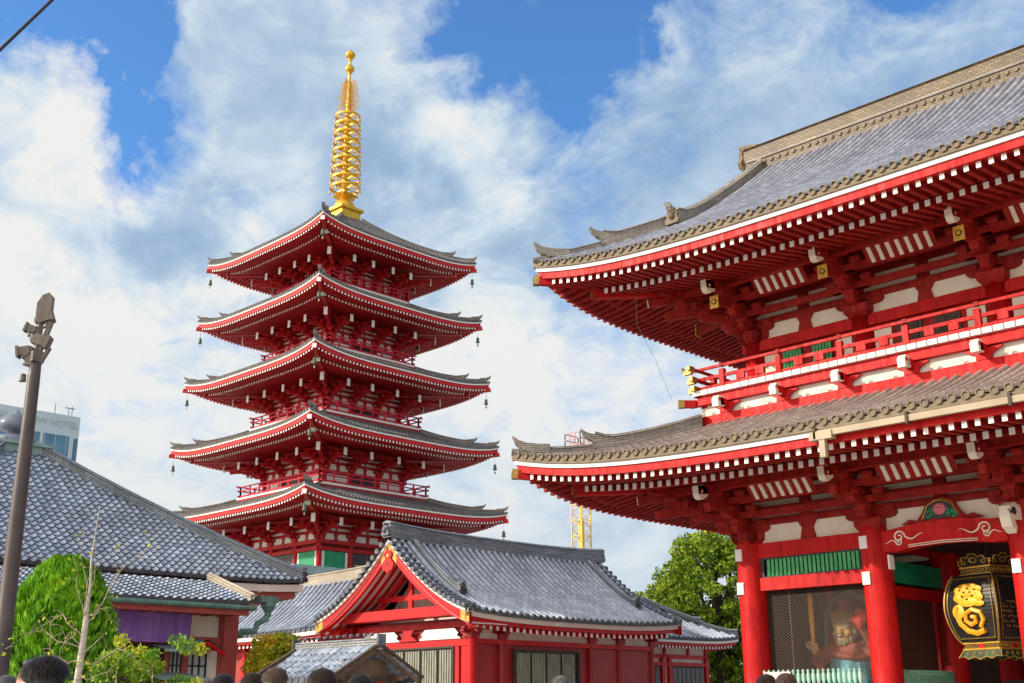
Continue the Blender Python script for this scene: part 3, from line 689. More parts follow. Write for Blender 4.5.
# upper storey body
mb=MB(); x0,x1=UX[0],UX[-1]
for (a,b,c,d) in ((x0,x1,30.4,30.5),(x0,x1,37.7,37.8),(x0,x0+.1,30.5,37.7),(x1-.1,x1,30.5,37.7)): mb.box(a,b,c,d,9.4,12.3)
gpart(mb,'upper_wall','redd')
for x in UX:
    for y in (30.4,37.8): column(x,y,.31,10.74,12.62,mat='red')
mb=MB()
for (a,b,c,d) in ((x0-.35,x1+.35,30.24,30.4),(x0-.35,x1+.35,37.8,37.96)): mb.box(a,b,c,d,11.95,12.29); mb.box(a,b,c+.02,d-.02,10.74,10.95)
gpart(mb,'upper_beam','red')
for i in range(5):
    a,b=UX[i]+.36,UX[i+1]-.36
    L=b-a
    for (f0,f1,kind) in ((.0,.16,'w'),(.22,.44,'g' if i in (0,4) else 'd'),(.56,.78,'g' if i in (0,4) else 'd'),(.84,1,'w')):
        w=MB(); w.box(a+L*f0,a+L*f1,30.34,30.38,10.96,11.85,0)
        if kind=='g':
            f=gpart(w,'window','black'); sl=MB(); n=6
            for k in range(n):
                xx=a+L*f0+L*(f1-f0)*(k+.5)/n; q=L*(f1-f0)/n*.4; sl.prism([(-q,0),(0,-.05),(q,0),(0,.04)],(xx,30.31,10.98),(1,0,0),(0,1,0),(0,0,.85))
            sl.build('slats','green',f)
        elif kind=='d':
            f=gpart(w,'door','black'); g=MB(); g.box(a+L*f0+.1,a+L*(f0+f1)/2-.04,30.31,30.335,11.1,11.75); g.box(a+L*(f0+f1)/2+.04,a+L*f1-.1,30.31,30.335,11.1,11.75); g.build('door_panel','darkwood',f)
        else: gpart(w,'wall_panel','plaster')
# balcony
bx0,bx1,by0,by1=-20.5,2.3,29.0,39.0
bal=MB(); bal.box(bx0+.1,bx1-.1,by0+.1,by1-.1,10.50,10.70,0)
for (p0,p1,ax) in (((bx0,by0),(bx1,by0),0),((bx0,by1),(bx1,by1),0),((bx0,by0),(bx0,by1),1),((bx1,by0),(bx1,by1),1)):
    L=(p1[ax]-p0[ax]); n=int(L/.29); cen=-1 if (p0[1-ax] in (by0,bx0)) else 1
    for i in range(n):
        a=p0[ax]+L*i/n+.022; b=p0[ax]+L*(i+1)/n-.022; q=p0[1-ax]
        if ax==0: bal.box(a,b,q-.03,q+.28,10.58,10.73,1)
        else: bal.box(q-.03,q+.28,a,b,10.58,10.73,1)
balo=gpart(bal,'balcony',['red','white'])
mb=MB()
for (a,b,c,d,z0,z1) in ((-20.75,2.55,29.10,29.3,10.30,10.5),(-20.75,2.55,38.7,38.92,10.24,10.5),(-20.42,-20.2,29.3,38.7,10.24,10.5),(2.0,2.2,29.3,38.7,10.24,10.5),
    (-20.6,2.4,29.2,29.4,9.62,9.95),(-20.6,2.4,38.6,38.8,9.62,9.95),(-20.5,-20.3,29.4,38.6,9.62,9.95),(2.1,2.3,29.4,38.6,9.62,9.95)): mb.box(a,b,c,d,z0,z1)
# kick-out corner noses
for z in (10.37,):
    for sx,x in ((-1,-20.5),(1,2.3)):
        for sy,y in ((-1,29.1),(1,38.9)):
            mb.bar((x,y,z),(x+sx*.32,y+sy*.32,z),.18,.22,0); mb.bar((x+sx*.24,y+sy*.24,z),(x+sx*.36,y+sy*.36,z),.20,.24,1)
mb.build('balcony_beam',['red','goldd'],balo)
mb=MB(); mb.box(-20.4,2.2,29.31,29.4,9.94,10.30); mb.box(-20.3,-20.24,29.4,38.6,9.95,10.24); mb.box(2.04,2.1,29.4,38.6,9.95,10.24); mb.box(-20.3,2.1,38.6,38.66,9.95,10.24); mb.build('base_panel','plasterw',balo)
for i in range(12):
    x=-19.45+i*1.98; mb=MB()
    mb.ob((x,29.0,10.22),(0,.22,0),(.11,0,0),(0,0,.11),0); 
    for e in (-1,1): mb.prism([(0,-.2),(.22,-.2),(.2,-.1),(.3,-.02),(.5,.07),(.5,.1),(0,.1)],(x,29.26,10.16),(e,0,0),(0,0,1),(0,-.08,0),0); scroll(mb,(x+e*.62,29.15,10.05),(1,0,0),(0,0,1),.16,e,m=1,w=.02)
    mb.prism([(-.17,-.14),(.15,-.17),(.18,.05),(.08,.17),(-.12,.17)],(x-.11,28.80,10.22),(0,-1,0),(0,0,1),(.22,0,0),1)
    mb.tube([(x-.125,28.74,10.27),(x+.125,28.74,10.27)],.055,8,0)
    mb.build('volute_bracket',['red','plasterw'],balo)
# railing
rl=MB(); ry0,ry1,rx0,rx1=29.12,38.88,-20.38,2.18
def rail(z,w,h,ext,gold=True):
    for (a,b) in (((rx0-ext,ry0),(rx1+ext,ry0)),((rx0-ext,ry1),(rx1+ext,ry1)),((rx0,ry0-ext),(rx0,ry1+ext)),((rx1,ry0-ext),(rx1,ry1+ext))):
        A=Vector((a[0],a[1],z)); B=Vector((b[0],b[1],z)); d=(B-A).normalized()
        rl.bar(A,B,w,h,0)
        if gold:
            for e,dd in ((A,-d),(B,d)): rl.bar(e-dd*.22,e+dd*.05,w+.04,h+.05,1)
rail(11.42,.08,.08,.42); rail(11.10,.08,.10,.3); rail(10.80,.10,.11,.25)
for sx,x in ((-1,rx0),(1,rx1)):
    for sy,y in ((-1,ry0),(1,ry1)): rl.tube([(x+sx*.38,y,11.42),(x+sx*.5,y,11.5),(x+sx*.55,y,11.6)],[.07,.06,.04],6,1)
for i in range(12):
    x=-19.45+i*1.98
    for y in (ry0,ry1): rl.box(x-.085,x+.085,y-.075,y+.075,10.74,11.3); rl.box(x-.06,x+.06,y-.06,y+.06,11.37,11.49,2)
    for f in (.33,.67):
        for y in (ry0,ry1):
            if i<11: rl.box(x+1.98*f-.14,x+1.98*f+.14,y-.05,y+.05,10.88,11.1)
for i in range(6):
    y=30+i*1.6
    for x in (rx0,rx1): rl.box(x-.075,x+.075,y-.09,y+.09,10.74,11.37)
rl.build('railing',['red','goldd','redd'],balo)
# rain gutter with downpipe on the lower eave
mb=MB(); x=-14.1; xs=[]
while x<5: xs.append(x); x+=2.35
for a in xs: mb.box(a+.01,a+2.33,24.88,25.0,7.66,7.81,0); mb.box(a-.03,a+.03,24.84,25.0,7.60,7.88,1)
mb.box(-14.25,-13.65,24.84,25.06,7.58,7.78,0); mb.box(-14.0,-13.85,24.86,25.0,7.15,7.58,0)
mb.build('rain_gutter',['buff','darkwood'],rfL)
mb=MB(); mb.tube([(-20.99,27.0,13.5),(-21.0,27.0,12.6),(-21.1,27.9,11.8),(-21.28,29.0,10.6)],.006,4); gpart(mb,'thin_cable','slate')
# picket fences
def picket(x0,x1,y,ztop,label,mat,ax=0,sp=.155):
    mb=MB(); k=int((x1-x0)/sp)
    for i in range(k+1):
        u=x0+i*sp; pr=[(.0,.55),(.048,.55),(.048,ztop-.5),(.03,ztop-.42),(.055,ztop-.3),(.055,ztop-.16),(.03,ztop-.1),(.045,ztop-.05),(.0,ztop)]
        mb.lathe((u,y,0) if ax==0 else (y,u,0),pr,8)
    f=thing('picket_fence',label,'fence',((x0+x1)/2 if ax==0 else y,y if ax==0 else (x0+x1)/2,.55)); 
    mb.build('pickets',mat,f)
    r=MB()
    for z in (.9,1.7):
        if ax==0: r.box(x0,x1,y+.05,y+.1,z,z+.09)
        else: r.box(y+.05,y+.1,x0,x1,z,z+.09)
    r.build('rail',mat,f)
picket(-18.95,-15.9,29.55,2.47,'mint green picket fence in front of the guardian statue','mint')
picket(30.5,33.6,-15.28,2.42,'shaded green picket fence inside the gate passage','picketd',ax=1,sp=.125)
# ------------------------------------------------------------------ PAGODA
PX,PY=-70.28,52.96
pag=thing('pagoda','tall five storey red pagoda with grey tiled roofs, white rafter ends and a golden spire','pagoda',(PX,PY,0))
mb=MB(); mb.box(PX-11,PX+11,PY-11,PY+11,0,9.4); mb.build('base_hall','pinkp',pag)
mb=MB(); mb.box(PX-11.6,PX+11.6,PY-11.6,PY+11.6,9.2,9.6); mb.box(PX-11.2,PX+11.2,PY-11.2,PY+11.2,9.6,9.75); mb.build('base_parapet','copper',pag)
W_=[4.15,3.6,3.35,3.05,2.75]; TZ=[15.3,20.3,25.35,30.3,35.1]; TA=[9.2,8.75,8.28,7.82,7.5]; BH=[None,4.95,4.5,4.1,3.72]; BZ=[None,16.3,21.55,26.5,31.65]
bellp=None
def make_bell(x,y,z,parent):
    b=MB(); b.tube([(x,y,z+.55),(x,y,z+.1)],.012,4,0); b.lathe((x,y,z),[(0,.12),(.07,.1),(.11,0),(.12,-.2),(.16,-.32),(.13,-.34),(0,-.3)],10,0)
    b.tube([(x,y,z-.3),(x,y,z-.45)],.015,4); b.box(x-.07,x+.07,y-.004,y+.004,z-.62,z-.45)
    return b.build('wind_bell','bell',parent,smooth=False)
for k in range(5):
    w=W_[k]; zt=TZ[k]; A=TA[k]; zb=zt-2.72; st=thing_ = bpy.data.objects.new('storey',None); COL.objects.link(st); st.parent=pag
    z0=9.75 if k==0 else BZ[k]
    # body
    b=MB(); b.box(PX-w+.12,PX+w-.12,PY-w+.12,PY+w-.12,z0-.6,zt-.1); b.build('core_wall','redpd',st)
    c=MB(); cs=[-w,-w/3*1.05,w/3*1.05,w]
    for i in range(4):
        for j in range(4):
            if i in (0,3) or j in (0,3): c.cut(); c.lathe((PX+cs[i],PY+cs[j],0),[(.2,z0),(.2,zb-.05),(.17,zb+.05)],10)
    c.build('column','redp',st,smooth=True)
    bm_=MB(); e=w+.34
    for z1,z2,o in ((zb-.28,zb,.16),(zb-.75,zb-.5,.13)) if k==0 else ((zb-.25,zb,.16),):
        for s in (-1,1):
            bm_.box(PX-e,PX+e,PY+s*(w)-o,PY+s*w+o,z1,z2); bm_.box(PX+s*w-o+.003,PX+s*w+o-.003,PY-e+.003,PY+e-.003,z1+.003,z2-.003)
    for z1,z2 in ((.44,.64),(.82,1.02),(1.16,1.72)):
        for s in (-1,1):
            bm_.box(PX-e,PX+e,PY+s*w-.1,PY+s*w+.1,zb+z1,zb+z2); bm_.box(PX+s*w-.1,PX+s*w+.1,PY-e,PY+e,zb+z1,zb+z2)
    bm_.build('wall_beam','redp',st)
    # plaster above beams, panels below
    p=MB()
    for s in (-1,1):
        p.box(PX-w,PX+w,PY+s*w-.06,PY+s*w+.06,zb,zb+1.7); p.box(PX+s*w-.06,PX+s*w+.06,PY-w,PY+w,zb,zb+1.7)
    p.build('plaster_panel','plasterw',st)
    r=MB()
    for s in (-1,1):
        for i in range(3):
            r.cut(); m_=(cs[i]+cs[i+1])/2; P=[(-.16,0),(.16,0),(.1,.2),(.2,.46),(-.2,.46),(-.1,.2)]
            r.prism(P,(PX+m_,PY+s*(w+.06),zb),(1,0,0),(0,0,1),(0,s*.06,0)); r.cut(); r.prism(P,(PX+s*(w+.06),PY+m_,zb),(0,1,0),(0,0,1),(s*.06,0,0))
            r.cut(); r.box(PX+m_-.06,PX+m_+.06,PY+s*(w+.03)-.05,PY+s*(w+.03)+.05,zb+.46,zb+1.3); r.cut(); r.box(PX+s*(w+.03)-.05,PX+s*(w+.03)+.05,PY+m_-.06,PY+m_+.06,zb+.46,zb+1.3)
    r.build('strut','redp',st)
    zl=zb-.78 if k==0 else zb-.27
    for i in range(3):
        a,b_=cs[i]+.24,cs[i+1]-.24; 
        for side in 'SE' if True else 'SENW':
            def pb(u0,u1,o0,o1,z1,z2,nm,mt,par=st):
                q=MB()
                if side=='S': q.box(PX+u0,PX+u1,PY-w-o1,PY-w-o0,z1,z2)
                else: q.box(PX+w+o0,PX+w+o1,PY+u0,PY+u1,z1,z2)
                return q.build(nm,mt,par)
            if i==1:
                d=pb(a,b_,-.05,.04,z0,zl,'door','black')
                if k==0:
                    pb(a+.1,b_-.1,.04,.06,zl-.85,zl-.78,'gilt_fitting','gold')
                    pb((a+b_)/2-.04,(a+b_)/2+.04,.04,.06,z0,zl,'door_post','wood')
            elif k==0:
                pb(a,b_,-.05,.02,z0,zl,'plaster_jamb','white'); d=pb(a+.22,b_-.22,.0,.05,z0,zl,'green_window','greend')
            else: pb(a,b_,-.05,.03,z0,zl,'wall_panel','white')
    # brackets
    for i in range(4):
        for j in range(4):
            for (nx,ny) in ((0,-1),(1,0),(0,1),(-1,0)):
                on=(ny==-1 and j==0) or (ny==1 and j==3) or (nx==1 and i==3) or (nx==-1 and i==0)
                if not on: continue
                vis=(ny==-1 or nx==1)
                q=MB(); bracket(q,PX+cs[i],PY+cs[j],zb,(nx,ny),S=.74,st=.55,m=0,mw=1,mg=2,wl=.9 if k<3 else .8,plain=True)
                if (i in (0,3)) and (j in (0,3)) and ny: bracket(q,PX+cs[i],PY+cs[j],zb,(1 if i==3 else -1,ny),S=.8,st=.55,side=False,plain=True)
                q.build('bracket_set',['redp','white','gold'],st)
    # roof
    top=(BH[k+1] if k<4 else .95); D=A-top; zt2=(BZ[k+1]-.25) if k<4 else 38.6; L=.62; ze=zt-L-.02
    R=Roof(PX,PY,A,A,ze,zt2-ze,D,.72 if k<4 else .62,L,4,Dl=D*.9)
    rm=MB()
    for s in 'SWNE':
        R.sheet(rm,s,0,0,D,10,24,0); R.rolls(rm,s,.30,r=.085,m=0,md=1,seg=.7 if s in 'SE' else 1.5,step=False,nc=4,ndisc=6,dscale=1.2); R.pan_edge(rm,s,-.14,-.01,0,1,.3)
    rf=rm.build('roof',['tileP','discd'],pag)
    eb=MB()
    for s in 'SWNE':
        R.band(eb,s,.03,.15,-.23,-.14,1,30); R.band(eb,s,.08,.25,-.52,-.232,0,30); R.band(eb,s,1.3,1.42,-.62,-.42,0,30)
    eb.build('eave_board',['redp','white'],rf)
    ov=A-w
    for s in 'SWNE':
        rb=MB(); R.rafters(rb,s,.30,.13,.15,.14,1.35,-.52,.06); R.rafters(rb,s,.30,.14,.16,1.24,ov,-.60,.13); rb.build('rafter_row',['redp','white'],rf)
    sf=MB()
    for s in 'SWNE': R.sheet(sf,s,-.516,.14,1.42,2,24,0,False,.06); R.sheet(sf,s,-.596,1.25,ov,4,24,0,False,.13)
    sf.build('soffit','redp',rf)
    for sx in (-1,1):
        for sy in (-1,1):
            hb=MB(); a=R.hippath(sx,sy,-.02,1.5,4,-.66,False); b2=R.hippath(sx,sy,1.15,ov,6,-.78,False)
            hb.bar(a[0],a[-1]+V(0,0,.1),.26,.28,0); hb.bar(b2[0],b2[-1]+V(0,0,.4),.3,.32,0)
            d=(a[0]-a[-1]).normalized(); hb.bar(a[0]+d*.03,a[0]-d*.02,.29,.31,1)
            d=(b2[0]-b2[-1]).normalized(); hb.bar(b2[0]+d*.03,b2[0]-d*.02,.33,.35,2)
            hb.build('hip_rafter',['redp','white','greenw'],rf)
            hr=MB(); p1_=R.hippath(sx,sy,.28,1.5,8); sweep(hr,p1_,.24,.14,0,.05); horn(hr,p1_[0]+V(0,0,.06),(sx,sy,0),.75)
            p2_=R.hippath(sx,sy,1.45,D-.05,12); sweep(hr,p2_,.28,.26,0,.06,endcurl=.25); horn(hr,p2_[0]+V(0,0,.24),(sx,sy,0),.7); oni(hr,p2_[0]+V(0,0,.15),(sx,sy,0),.4,1,horn=True)
            oni(hr,p1_[0]+V(0,0,.05),(sx,sy,0),.3,1)
            hr.build('hip_ridge',['ridgeS','discd'],rf)
            cp=a[0]; make_bell(cp.x-sx*.25,cp.y-sy*.25,cp.z-.85,rf)
    # balcony of the storey above
    if k<4:
        h=BH[k+1]; z=BZ[k+1]; q=MB()
        for s in (-1,1):
            q.box(PX-h,PX+h,PY+s*h-.14,PY+s*h+.14,z-.3,z-.1,0); q.box(PX+s*h-.14,PX+s*h+.14,PY-h+.14,PY+h-.14,z-.3,z-.1,0)
            q.box(PX-h-.06,PX+h+.06,PY+s*h-.2,PY+s*h+.2,z-.1,z+.04,1); q.box(PX+s*h-.2,PX+s*h+.2,PY-h+.2,PY+h-.2,z-.1,z+.04,1)
        q.box(PX-h+.1,PX+h-.1,PY-h+.1,PY+h-.1,z-.28,z-.02,0)
        bo=q.build('balcony',['redp','white'],pag)
        q=MB(); hh=h-.08
        for zz,ww,ex in ((z+.90,.08,.4),(z+.60,.08,.3),(z+.20,.10,.25)):
            for s in (-1,1):
                q.bar((PX-hh-ex,PY+s*hh,zz),(PX+hh+ex,PY+s*hh,zz),ww,ww,0); q.bar((PX+s*hh,PY-hh-ex,zz),(PX+s*hh,PY+hh+ex,zz),ww,ww,0)
        nn=8
        for i in range(nn+1):
            u=-hh+2*hh*i/nn
            for s in (-1,1): q.box(PX+u-.05,PX+u+.05,PY+s*hh-.05,PY+s*hh+.05,z,z+.88); q.box(PX+s*hh-.05,PX+s*hh+.05,PY+u-.05,PY+u+.05,z,z+.88)
        q.build('railing','redr',bo)
# spire
sp=MB(); z=39.3
for r,z1,z2 in ((1.05,38.1,38.42),(.92,38.42,39.35),(1.12,39.35,39.58)): sp.box(PX-r,PX+r,PY-r,PY+r,z1,z2)
sp.lathe((PX,PY,0),[(.9,39.58),(.88,39.85),(.72,40.2),(.45,40.42),(.42,40.5),(.8,40.72),(.88,40.82),(.4,40.92),(.2,41.05),(.18,49.4),(.14,49.6),(.11,52.0),(.07,54.0),(0,54.1)],20)
for i in range(8):
    a=i*math.pi/4; sp.ell((PX+.8*math.cos(a),PY+.8*math.sin(a),40.78),(.2,.2,.12),6,4)
spo=sp.build('spire','goldp',pag,smooth=False)
for i in range(9):
    z=41.5+i*.80; r=1.22-.025*i; q=MB(); h=.105
    q.lathe((PX,PY,z),[(r,-h),(r+.03,-h*.7),(r+.03,h*.7),(r,h),(r-.07,h),(r-.07,-h),(r,-h)],28); q.lathe((PX,PY,z),[(.19,-.12),(.25,-.1),(.25,.1),(.19,.12)],12)
    for j in range(8):
        a=j*math.pi/4; d=V(math.cos(a),math.sin(a),0); q.bar(V(PX,PY,z)+d*.28,V(PX,PY,z)+d*(r-.03),.05,.09)
        e=V(PX,PY,z)+d*(r+.02); q.lathe((e.x,e.y,z-.34),[(0,.2),(.04,.15),(.07,-.05),(.09,-.1)],6)
    q.build('spire_ring','goldp',spo)
q=MB(); r_=random.Random(4)
for j in range(4):
    a=j*math.pi/2+.4; d=V(math.cos(a),math.sin(a),0)
    q.cut()
    # openwork flame plate of small scrolls
    for zz in range(14):
        zc=48.5+zz*.20; wd=1.05*(1-.35*(zz/13.0)**2)
        nx=4
        for xx in range(nx):
            c=V(PX,PY,zc)+d*(.16+(wd-.16)*(xx+.5+.25*(zz%2))/nx); R_=.105
            q.tube([c+d*R_*math.cos(t)+V(0,0,R_*math.sin(t)) for t in [2*math.pi*v/7*.85 for v in range(8)]],.022,4)
q.build('flame_finial','goldp',spo)
q=MB(); q.lathe((PX,PY,52.35),[(0,-.45),(.14,-.42),(.36,-.15),(.40,.05),(.3,.25),(.16,.4),(0,.5)],16); q.lathe((PX,PY,53.65),[(0,-.45),(.12,-.4),(.40,-.12),(.44,.08),(.34,.25),(.12,.42),(0,.6)],16)
for zz in (52.0,53.25): q.lathe((PX,PY,zz),[(.1,-.1),(.22,0),(.1,.1)],12)
q.build('jewel_finial','goldp',spo,smooth=True)
# ------------------------------------------------------------------ halls
def pantile(mb,f,U0,U1,D0,D1,clip=None,sp=.27,row=.235,amp=.035,step=.035,m=0,lip=True,me=1):
    """wavy pantile surface. f(u,d)->(point); rows step over each other"""
    nr=int((D1-D0)/row); k=int((U1-U0)/sp); nu=k*6; us=[U0+(U1-U0)*j/nu for j in range(nu+1)]
    G=[];UV=[]
    for i in range(nr):
        for e in (0,1):
            d=D0+row*(i+e); h=clip(d) if clip else None; r_=[];uv=[]
            for u in us:
                uu=max(-h,min(h,u)) if h is not None else u
                ph=(u-U0)/sp; fr_=ph-math.floor(ph)
                wv=amp*(math.cos(2*math.pi*fr_)+.35*math.cos(4*math.pi*fr_))
                p=f(uu,d); r_.append(p+Vector((0,0,wv+(step if e==0 else 0)))); uv.append((u,d+(.002 if e==0 else -.002)))
            G.append(r_); UV.append(uv)
    mb.grid(G,m,UV)
    if lip:
        a=G[0]; mb.grid([[p-Vector((0,0,.09)) for p in a],a],me)
        for j in range(0,k):
            u=U0+sp*j; p=f(u,D0)+Vector((0,0,-.01)); q=f(u,D0+.1); n=(p-q); n.z=0; n.normalize(); t=Vector((-n.y,n.x,0)); C=[p+n*.015+t*.075*math.cos(x)+V(0,0,.075*math.sin(x)) for x in [2*math.pi*w/8 for w in range(8)]]; mb.face(C,me)
# --- left hall
HX,HY=-33.6,13.8
hall=thing('hall','low temple hall with pyramid roof of dark pantiles and a purple curtain','temple hall',(HX,HY,0))
RH=Roof(HX,HY,6.1,6.1,4.85,3.85,5.6,.86,.1,6)
mb=MB()
for s_ in 'SENW': pantile(mb,lambda u,d,s_=s_:RH.P(s_,u,d),-6.1,6.1,0,5.6,clip=lambda d:6.1-d,sp=.225,row=.195,amp=.027,step=.03)
hr_=mb.build('roof',['tileH','disck'],hall)
mb=MB()
for sx in (-1,1):
    for sy in (-1,1):
        mb.cut(); p=RH.hippath(sx,sy,.05,5.6,16); sweep(mb,p,.30,.16,0,.06); oni(mb,p[0]+V(0,0,.08),(sx,sy,0),.3,1,horn=True)
mb.build('hip_ridge',['ridgeC','disck'],hr_)
mb=MB()
for s_ in 'SENW':
    RH.band(mb,s_,.05,.2,-.32,-.13,1,8); RH.band(mb,s_,.2,.5,-.5,-.33,0,8); RH.sheet(mb,s_,-.34,.3,1.6,2,8,0,False)
mb.build('eave_board',['brick','pinkp'],hr_)
mb=MB(); mb.box(HX-.75,HX+.75,HY-.75,HY+.75,8.35,8.75); mb.box(HX-.85,HX+.85,HY-.85,HY+.85,8.72,8.8)
mb.lathe((HX,HY,0),[(.7,8.8),(.66,8.95),(.45,9.08),(.2,9.14),(.2,9.2),(.42,9.26),(.48,9.42),(.42,9.56),(.28,9.68),(.12,9.78),(0,9.92)],24,1)
o=mb.build('roof_finial',['copper','tileF'],hr_,smooth=False)
for p in o.data.polygons: p.use_smooth=p.material_index==1
mb=MB()
mb.box(HX-4.9,HX+4.9,HY-5.5,HY+2.6,0,4.5); mb.box(-28.6,-26.35,0.5,16.2,0,4.0)
mb.build('wall','pinkp',hall)
# pent roof along the east side
pr=MB(); pantile(pr,lambda u,d: Vector((-25-d*.93,8.3+u*(1-.0*d),3.97+.72*min(1,d/2.45)+.05*math.exp(-((8.2-u)/1.2)**2)*(1-d/2.5))),-8.2,8.25,0,2.45,sp=.225,row=.195,amp=.027,step=.03)
po=pr.build('pent_roof',['tileH','disck'],hall)
pr=MB(); sweep(pr,[(-25.0-2.3*i/6,16.58+.14*i/6,4.03+.70*i/6) for i in range(7)],.2,.1,0,.05); pr.tube([(-24.9,16.6,4.06),(-25.3,16.6,4.16)],.11,8,1)
pr.build('verge_ridge',['ridgeB','disck'],po)
pr=MB(); pr.box(-25.12,-24.98,0.3,16.6,3.82,3.90,0); pr.box(-25.2,-25.08,.3,16.5,3.68,3.82,1); pr.box(-26.3,-25.2,.3,16.3,3.80,3.84,1)
y=.6
while y<16.5: pr.box(-26.3,-25.15,y,y+.1,3.70,3.80,1); y+=.45
pr.box(-26.9,-25.0,16.42,16.6,3.80,3.95,1); pr.build('eave_board',['copperd','brick'],po)
pr=MB(); pr.tube([(-24.98,.3,3.86),(-24.98,16.62,3.86)],.06,8); pr.build('rain_gutter','copperd',po)
for y in (2.0,5.5,9.0,12.4,16.62):
    pr=MB(); pr.box(-26.4,-26.0,y-.2,y+.2,0,3.8); pr.build('post','brick',hall)
pr=MB(); pr.box(-26.3,-26.12,.5,16.42,3.02,3.2); pr.box(-26.28,-26.16,.5,16.42,3.72,3.82); pr.box(-26.26,-26.14,15.42,15.56,0,3.8); pr.box(-26.24,-26.14,14.95,15.05,0,3.0); pr.build('beam','brick',hall)
pr=MB(); pr.box(-26.33,-26.28,15.5,16.45,3.2,3.72); pr.box(-26.33,-26.26,16.14,16.45,0,3.02); pr.build('wall_panel','plaster',hall)
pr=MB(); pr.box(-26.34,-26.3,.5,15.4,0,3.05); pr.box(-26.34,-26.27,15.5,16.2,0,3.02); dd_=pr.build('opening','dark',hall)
for a,b in ((15.1,15.42),(15.56,16.1)):
    pr=MB(); pr.box(-26.26,-26.25,a,b,.3,2.95); d_=pr.build('door','paper',hall); q=MB()
    for zz in (.9,1.3,1.7,2.1,2.5,2.92): q.box(-26.25,-26.23,a,b,zz,zz+.035)
    for i in range(4): yy=a+(b-a)*i/3; q.box(-26.25,-26.225,yy-.02,yy+.02,.3,2.95)
    q.build('door_lattice','black',d_)
cu=MB(); G=[]
for i in range(9):
    z=3.88-.80*i/8; G.append([Vector((-26.02+.05*math.sin(u*1.9+.3*math.sin(u))*(i/8)+.02*math.sin(u*7),u,z-.05*math.sin(u*.75)**2*(i/8))) for u in [.5+15.0*j/150 for j in range(151)]])
cu.grid(G); c_=cu.build('curtain','purple',hall,smooth=True)
q=MB(); n=16; G=[[],[],[],[]]
for i in range(n+1):
    t=-1+2*i/n; zz=2.80+.20*(math.cos(t*math.pi)*.5+.5)-.03*abs(t)**3; y=15.68+.52*t
    for j,(x,z) in enumerate(((-26.1,zz+.1),(-25.55,zz+.07),(-25.53,zz-.02),(-25.6,zz-.04))): G[j].append((x,y,z))
q.grid(G,0); q.grid([[(p[0]-.0,p[1],p[2]+.035) for p in G[0]],[(p[0]+.04,p[1],p[2]+.03) for p in G[1]]],1); q.ell((-25.5,15.68,2.86),(.04,.12,.06),8,5,2)
q.build('curved_canopy',['red','copper','goldd'],hall)
q=MB(); q.face([(-26.2,14.5,3.0),(-25.4,14.5,2.85),(-25.4,15.3,2.85),(-26.2,15.3,3.0)]); q.box(-25.45,-25.38,14.5,15.3,2.80,2.86); q.face([(-26.1,14.4,2.35),(-25.0,14.2,2.16),(-25.0,15.7,2.16),(-26.1,15.5,2.35)]); q.build('copper_canopy','copper',hall)
q=MB(); q.box(-27.05,-26.75,18.0,18.5,4.2,4.36); q.lathe((-26.9,18.28,0),[(.2,4.2),(.2,4.1),(.09,3.95),(.09,3.85)],8)
q.tube([(-26.9,17.2,4.2),(-26.9,18.05,4.27)],.035,6); q.tube([(-26.9,18.28,3.9),(-26.9,18.24,3.78),(-26.9,17.98,3.66),(-26.9,17.9,3.45),(-26.9,17.5,3.42),(-26.9,17.42,3.3)],.085,8)
q.build('downpipe','copperd',hall)
# --- generic round-tile gable roof kit
def round_roof(R,par,tm='tileC',dm='discb',sp=.34,sides='SN',ridge='ridgeC',rh=.5,rw=.42,rz=None,verge=True,seg=.31,step=False,ends=1,desc=True,r=.088,horns=True):
    mb=MB()
    for s in sides:
        R.sheet(mb,s,0,0,R.dmax(s),12,20,2); R.rolls(mb,s,sp,r=r,m=0,md=1,seg=seg,step=step,nc=4,ndisc=8,dscale=1.15); R.pan_edge(mb,s,-.1,.0,0,1,sp)
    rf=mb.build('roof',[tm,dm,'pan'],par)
    top=R.P('S',0,R.D).z
    n,t,l,b=R.fr('S'); T=Vector((t[0],t[1],0)); c=Vector((R.cx,R.cy,0)); g=R.g or (R.A-R.D)
    mb=MB(); K=16
    pts=[c+T*(g*(-1+2*i/K))+V(0,0,top-.08+.16*abs(-1+2*i/K)**3) for i in range(K+1)]
    sweep(mb,pts,rw,rh,0,.07)
    if horns:
        for e in (-1,1): oni(mb,c+T*e*(g+.02)+V(0,0,top+rh*.4),T*e,rh*1.0,1)
    mb.build('main_ridge',[ridge,dm],rf)
    if verge:
        for e in (-1,1):
            mb=MB()
            for s in 'SN':
                nn=R.fr(s)[0]; N=Vector((nn[0],nn[1],0)); k=int(R.D*1.12/.27)
                for i in range(k):
                    d=.1+(R.D-.15)*i/k; q=R.P('S' if s=='S' else 'N',R.A-.02,d); base=Vector((R.cx,R.cy,0))+N*(R.B-d); base.z=q.z+.05
                    a=base+T*e*(g-.55); b_=base+T*e*(g+.03); b_.z-=.03
                    mb.tube([a,b_],[.085,.10],7,1); 
                if desc:
                    pth=[]
                    for i in range(10):
                        d=R.D*(.92-.60*i/9); q=R.P('S',R.A*.8,d); p=Vector((R.cx,R.cy,0))+N*(R.B-d)+T*e*(g-1.15); p.z=q.z; pth.append(p)
                    sweep(mb,pth[::-1],.26,.24,0,.07,endcurl=.22); oni(mb,pth[-1]+V(0,0,.2),N,.38,2)
            mb.build('verge_ridge',[ridge,dm,'disck'],rf)
    return rf
